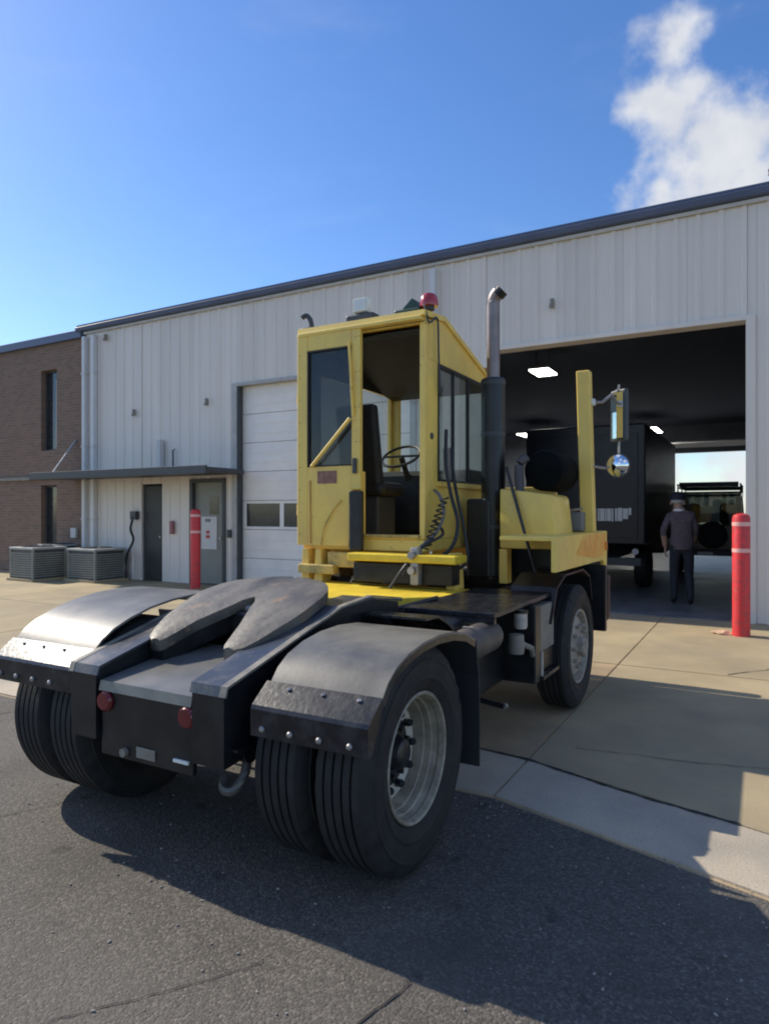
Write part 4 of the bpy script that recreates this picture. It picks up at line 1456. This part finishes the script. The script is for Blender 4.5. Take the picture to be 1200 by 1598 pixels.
# right wall of the cab
b = MB()
b.box(CX1 - .045, CX1 - .001, CY0 + .071, CY0 + .25, CZ0 + .102, 2.87, .004)
b.prism([(CY0 + .072, 2.872), (CY0 + .072, 3.20), (2.62, 3.242), (3.72, 2.92), (3.92, 2.862)], 'x', CX1 - .044, CX1)
b.box(CX1 - .043, CX1 - .002, CY0 + .251, CY1, CZ0 + .102, 1.85)
b.box(CX1 - .04, CX1 + .03, CY0 + .24, CY1 - .3, 1.815, 1.86, .006)
b.box(CX1 - .045, CX1 - .001, CY1 - .09, CY1, 1.86, 2.87, .004)
b.build('right_wall', M_YEL, cab)
for y0, y1 in ((CY0 + .25, 2.85), (2.875, 3.20), (3.225, CY1 - .09)):
    MB().box(CX1 - .026, CX1 - .018, y0, y1, 1.855, 2.865).build('side_window', M_GLASS, cab)
b = MB()
for y in (2.85, 3.20):
    b.box(CX1 - .035, CX1 - .008, y, y + .025, 1.855, 2.865)
b.box(CX1 - .034, CX1 + .004, CY0 + .25, CY1 - .09, 1.858, 1.88)
b.box(CX1 - .034, CX1 + .004, CY0 + .25, CY1 - .09, 2.84, 2.862)
b.box(CX1 - .034, CX1 + .004, CY0 + .25, CY0 + .275, 1.88, 2.84)
b.build('window_seal', M_VINYL, cab)
MB().lathe([(0, .006), (.026, .006), (.03, 0), (.03, -.01), (0, -.01)], 'x', (CX1, CY0 + .13, 2.235), 16).build('lock', M_DARKGR, cab, True)
# left wall with its own window and pane
b = MB()
b.box(CX0, CX0 + .04, CY0 + .061, CY0 + .22, CZ0 + .102, 2.9)
b.box(CX0, CX0 + .04, CY0 + .221, CY1, CZ0 + .102, 1.85)
b.prism([(CY0 + .062, 2.902), (CY0 + .062, 3.20), (2.62, 3.242), (3.72, 2.92), (3.92, 2.862)], 'x', CX0 + .001, CX0 + .039)
b.box(CX0, CX0 + .04, CY1 - .09, CY1, 1.851, 2.87)
b.build('left_wall', M_YEL, cab)
MB().box(CX0 + .018, CX0 + .026, CY0 + .22, CY1 - .09, 1.855, 2.865).build('side_window', M_GLASS, cab)
# front
b = MB()
b.box(CX0 + .041, CX1 - .046, CY1 - .05, CY1, CZ0 + .102, 1.92)
b.box(CX0 + .041, CX0 + .12, CY1 - .05, CY1 - .001, 1.921, 2.87)
b.box(CX1 - .12, CX1 - .046, CY1 - .05, CY1 - .001, 1.921, 2.87)
b.build('front_wall', M_YEL, cab)
MB().box(CX0 + .12, CX1 - .12, CY1 - .03, CY1 - .022, 1.915, 2.88).build('windscreen', M_GLASS, cab)
MB().tube([(-.62, CY1 - .05, 1.95), (-.78, CY1 - .05, 2.75)], .022, 6).build('wiper_arm', M_DARKGR, cab)
# cab interior
MB().box(CX0 + .05, CX1 - .06, 3.42, 3.84, 1.372, 2.02, .05).build('dashboard', M_VINYL, cab)
seat = MB().box(-1.04, -.56, 2.62, 3.08, 1.75, 1.88, .05).build('seat', M_VINYL, cab)
MB().prism([(2.62, 1.84), (2.74, 1.86), (2.62, 2.58), (2.52, 2.58)], 'x', -1.02, -.60, .03).build('backrest', M_VINYL, seat)
MB().box(-.98, -.64, 2.68, 3.02, 1.372, 1.75, .02).build('pedestal', M_DARKGR, seat)
b = MB()
ring = [(.20 * math.cos(k / 20 * 2 * math.pi), .20 * math.sin(k / 20 * 2 * math.pi), 0) for k in range(21)]
b.tube(ring, .014, 7)
b.tube([(-.2, 0, 0), (.2, 0, 0)], .012, 6)
b.tube([(0, 0, 0), (0, 0, -.45)], .03, 8)
b.xform(Matrix.Translation((-.72, 3.28, 2.16)) @ Matrix.Rotation(R(35), 4, 'X'))
b.build('steering_wheel', M_VINYL, cab, True)
b = MB()
b.box(-.22, -.02, 2.9, 3.4, 1.372, 1.95, .03)
b.box(-.16, -.08, 3.05, 3.12, 1.95, 2.2, .012)
b.build('gear_console', M_VINYL, cab)
MB().box(CX0 + .042, CX0 + .05, 2.5, 3.8, 1.372, 1.85).build('door_lining', M_VINYL, cab)
MB().strip([(CY0 + .075, 3.13), (2.62, 3.175), (3.70, 2.865), (3.86, 2.84)], .01, 'x', CX0 + .05, CX1 - .05).build('headliner', M_VINYL, cab)
MB().box(CX0 + .041, CX0 + .048, CY0 + .07, 3.8, 2.87, 3.10).build('side_lining', M_VINYL, cab)
MB().box(CX0 + .041, CX0 + .049, CY0 + .07, CY0 + .215, 1.4, 2.868).build('side_lining', M_VINYL, cab)
# roof fittings
lt = empty('work_light', (-.585, 2.30, 3.265), parent=cab)
b = MB()
b.box(-.14, .14, -.05, .07, -.03, .05, .015)
b.tube([(0, 0, .02), (0, 0, .1)], .02, 8)
b.build('base', M_DARKGR, lt)
MB().box(-.075, .075, -.04, .055, .06, .19, .02).build('lamp_head', M_WHITE, lt, True)
MB().box(-.064, .064, -.046, -.039, .07, .18, .004).build('lens', M_WHITE, lt)
hk = MB().tube(curve_pts([(-1.10, 2.28, 3.24), (-1.11, 2.27, 3.33), (-1.15, 2.26, 3.38), (-1.19, 2.25, 3.36)], 12), .022, 7)
hk.box(-1.22, -1.05, 2.24, 2.32, 3.225, 3.27, .012)
hk.build('marker_light', M_DARKGR, cab, True)
b = MB()
b.box(-.26, -.02, 2.28, 2.40, 3.245, 3.30, .012)
b.prism([(-.20, 3.295), (-.02, 3.295), (-.06, 3.36), (-.10, 3.385), (-.15, 3.34)], 'y', 2.30, 2.37)
b.build('horn_bracket', M_GREEN, cab)
MB().lathe([(.045, 3.27), (.045, 3.30)], 'z', (.045, 2.33, 0), 14).build('beacon_base', M_DARKGR, cab, True)
MB().lathe([(0, 3.30), (.075, 3.30), (.078, 3.32), (.072, 3.375), (.05, 3.40), (0, 3.405)], 'z', (.045, 2.33, 0), 20).build('beacon', mat('beacon_red', (.42, .03, .045), .25, coat=.5), cab, True)
MB().tube(curve_pts([(.03, 2.26, 3.30), (.055, 2.24, 3.26), (.075, 2.27, 3.15), (.078, 2.42, 3.22), (.08, 2.44, 2.95), (.08, 2.47, 2.6)], 24), .009, 6).build('wiring', M_DARKGR, cab)
MB().lathe([(0, 0), (.035, 0), (.04, .02), (.03, .045), (0, .05)], 'z', (.05, 3.62, 2.985), 14).build('roof_marker', mat('amber_dim', (.30, .12, .03), .4), cab, True)

# ------------------------------------------------------------------ exhaust stack
ex = empty('exhaust', (.335, 3.06, 0), parent=TR)
b = MB()
b.cyl(.108, 1.02, 2.80, 'z', seg=28, bev=.012)
hs = b.build('heat_shield', M_BLK, ex, True)
b = MB()
pp = [(0, 0, 2.78), (0, 0, 3.47)] + [(.09 * (1 - math.cos(t)), -.02 * (1 - math.cos(t)), 3.47 + .11 * math.sin(t)) for t in [R(a) for a in (15, 30, 45, 58, 68)]]
b.tube(pp, .058, 20)
b.build('stack_pipe', M_CHROME, ex, True)
MB().lathe([(.050, 0), (.061, 0), (.061, .06), (.050, .06)], 'z', seg=20, closed=True).xform(Matrix.Translation((.045, -.01, 3.545)) @ Matrix.Rotation(R(48), 4, 'Y')).build('pipe_mouth', M_BLK, ex, True)
for z in (1.45, 2.28, 2.74):
    MB().lathe([(.107, z), (.113, z), (.113, z + .035), (.107, z + .035)], 'z', seg=24, closed=True).build('clamp', M_DARKGR, ex, True)
MB().box(-.22, .02, -.12, .10, 1.0, 1.72, .03).build('muffler_guard', M_BLK, ex)
# ------------------------------------------------------------------ engine side
b = MB()
b.prism([(.50, 1.29), (1.0, 1.29), (.985, 1.45), (.955, 1.72), (.925, 1.745), (.50, 1.80)], 'y', 2.76, 3.30, .02)
hood = b.build('engine_hood', M_YEL, TR, True)
MB().box(.49, .56, 2.78, 2.90, .99, 1.285, .006).build('hood_leg', M_YEL, TR)
MB().box(.12, .9, 3.31, 3.88, 1.0, 1.46, .03).build('engine_block', M_BLK, TR)
MB().lathe([(0, 3.0), (.10, 3.0), (.165, 3.03), (.18, 3.08), (.18, 3.55), (.14, 3.62), (0, 3.64)], 'y', (.80, 0, 1.96), 28).build('air_cleaner', mat('matt_black', (.006, .007, .007), .9, var=.2, spec=.1), TR, True)
MB().tube(curve_pts([(.62, 2.95, 1.75), (.6, 2.98, 2.0), (.66, 3.02, 2.08)], 10), .04, 10).build('intake_pipe', mat('dim_grey_pipe', (.09, .08, .085), .6), TR, True)
# front fender over the right wheel, and its left twin
for s in (1, -1):
    x0, x1 = sorted((s * .72, s * 1.15))
    b = MB()
    v0, tz = (2.14, 1.42) if s == 1 else (2.46, 1.255)     # the left one tucks under the cab floor
    b.box(x0, x1, v0, 3.95, tz - .035, tz, .008)
    e0, e1 = sorted((s * 1.115, s * 1.151))
    b.prism([(v0 - .01, 1.16), (v0 - .01, tz - .002), (3.955, tz - .002), (3.955, 1.05), (3.86, 1.05), (3.80, 1.15)], 'x', e0, e1, .006)
    b.box(x0, x1, 3.92, 3.957, 1.12, tz - .01, .006)
    ff = b.build('front_fender', M_YEL, TR)
    if s == 1:
        MB().prism([(2.72, 1.26), (3.0, 1.405), (3.90, 1.405), (3.84, 1.20), (3.4, 1.19)], 'x', 1.1515, 1.1535).build('orange_patch', M_ORANGE, ff)  # flat orange patch, mottled with yellow, on the fender side
        MB().box(1.151, 1.168, 3.84, 3.90, 1.24, 1.32, .006).build('side_marker', M_AMBER, ff)
    MB().box(*sorted((s * .70, s * 1.17)), 3.80, 3.86, .48, 1.10, .008).build('front_flap', M_BLK, TR)
    MB().strip([(2.2, .78), (2.36, 1.03), (2.6, 1.11), (3.2, 1.11), (3.46, 1.03), (3.56, .8)], .015, 'x', *sorted((s * .74, s * 1.10))).build('wheel_arch', M_BLK, TR)
MB().box(-1.16, 1.16, 3.96, 4.10, .55, 1.0, .03).build('front_bumper', M_BLK, TR)
MB().box(-.68, .68, 3.90, 3.958, 1.02, 1.85, .02).build('grille_panel', M_YEL, TR)
for s in (-1, 1):
    MB().cyl(.09, 3.95, 3.985, 'y', (s * .95, 0, 1.26), 20).build('headlight', M_WHITE, TR, True)
MB().box(.86, 1.05, 3.38, 3.62, 1.425, 1.60, .015).build('washer_bottle', mat('grey_tank', (.16, .17, .17), .5), TR)
MB().tube([(.84, 3.36, 1.60), (1.06, 3.36, 1.63)], .012, 6).build('bottle_strap', M_STEEL, TR)
# mirror post
b = MB()
b.prism([(-.06, -.055), (.06, -.055), (.06, .055), (-.06, .055)], 'z', 0, 1.47, .01)
for v in b.bm.verts:
    v.co.x += -.028 * v.co.z
b.xform(Matrix.Translation((1.065, 3.56, 1.418)))
mp = b.build('mirror_post', M_YEL, TR)
b = MB()
b.tube([(1.09, 3.56, 2.60), (1.18, 3.60, 2.60), (1.31, 3.68, 2.72)], .014, 7)
b.tube([(1.09, 3.56, 2.02), (1.2, 3.62, 2.0), (1.31, 3.68, 2.02)], .012, 7)
b.tube([(1.31, 3.68, 2.76), (1.31, 3.68, 1.98)], .011, 7)
b.build('mirror_arm', M_STEEL, mp)
MB().box(1.085, 1.125, 3.54, 3.60, 2.57, 2.63, .01).build('mirror_knob', M_WHITE, mp)
b = MB()
b.box(-.10, .10, 0, .05, -.23, .23, .012)
b.xform(Matrix.Translation((1.31, 3.60, 2.47)) @ Matrix.Rotation(R(-42), 4, 'Z'))
mh = b.build('mirror_housing', M_DARKGR, TR)
b = MB()
b.box(-.082, .082, -.006, -.001, -.205, .205)
b.xform(Matrix.Translation((1.31, 3.60, 2.47)) @ Matrix.Rotation(R(-42), 4, 'Z'))
b.build('mirror_glass', M_MIRROR, mh)
b = MB()
b.lathe([(0, -.030), (.03, -.028), (.06, -.020), (.09, -.007), (.102, 0.0)], 'y', seg=32)
b.xform(Matrix.Translation((1.31, 3.62, 2.02)) @ Matrix.Rotation(R(-8), 4, 'Z') @ Matrix.Rotation(R(0), 4, 'X'))
cm_ = b.build('convex_mirror', M_MIRROR, TR, True)
b = MB()
b.lathe([(.102, -.002), (.108, -.004), (.110, .01), (.08, .03), (0, .04)], 'y', seg=28)
b.xform(Matrix.Translation((1.31, 3.62, 2.02)) @ Matrix.Rotation(R(-8), 4, 'Z'))
b.build('mirror_back', M_DARKGR, cm_, True)

# ------------------------------------------------------------------ air lines and hoses
def hose(ctrl, r, name, m, n=36):
    MB().tube(curve_pts(ctrl, n), r, 8).build(name, m, TR, True)


hose([(.10, 2.55, 2.30), (.13, 2.48, 2.0), (.20, 2.42, 1.75), (.28, 2.38, 1.5), (.25, 2.3, 1.3), (.1, 2.22, 1.2)], .016, 'air_line', M_HOSE)
hose([(.12, 2.62, 2.15), (.17, 2.55, 1.9), (.25, 2.46, 1.68), (.33, 2.42, 1.4), (.36, 2.38, 1.2), (.30, 2.2, 1.12)], .014, 'air_line', M_HOSE)
hose([(.08, 2.36, 1.78), (.16, 2.30, 1.72), (.20, 2.28, 1.58), (.14, 2.24, 1.42), (.02, 2.14, 1.28), (-.06, 2.05, 1.1)], .013, 'air_line', mat('grey_hose', (.12, .12, .13), .5))
hose([(.10, 2.34, 1.52), (.2, 2.26, 1.42), (.10, 2.12, 1.33), (.0, 2.0, 1.18), (-.1, 1.92, 1.0)], .012, 'air_line', M_HOSE)
# wound electric cable
ctrl = []
for k in range(90):
    a = k * .7
    t = k / 89
    ctrl.append((.20 - .12 * t + .03 * math.cos(a), 2.30 - .1 * t + .03 * math.sin(a), 1.72 - .42 * t))
MB().tube(ctrl, .007, 6).build('coiled_cable', M_HOSE, TR, True)
gh = MB().box(.02, .09, 2.03, 2.12, 1.02, 1.32, .012).build('gladhand_post', M_STEEL, TR)
for z in (1.14, 1.26):
    MB().lathe([(0, -.03), (.03, -.03), (.035, 0), (.02, .03), (0, .03)], 'y', (.055, 2.0, z), 12).build('gladhand', M_STEEL, gh, True)
# diagonal rod in front of the hood
MB().tube([(.56, 2.76, 1.98), (.86, 2.66, 1.05)], .014, 7).build('hood_prop', M_BLK, TR)
hose([(.45, 1.3, .93), (.2, 1.2, .95), (-.05, 1.1, .93), (-.2, .8, .9)], .016, 'hydraulic_line', M_HOSE)
hose([(.50, 1.5, 1.01), (.44, 1.25, .99), (.3, 1.05, .95), (.26, .8, .92)], .016, 'hydraulic_line', M_HOSE)
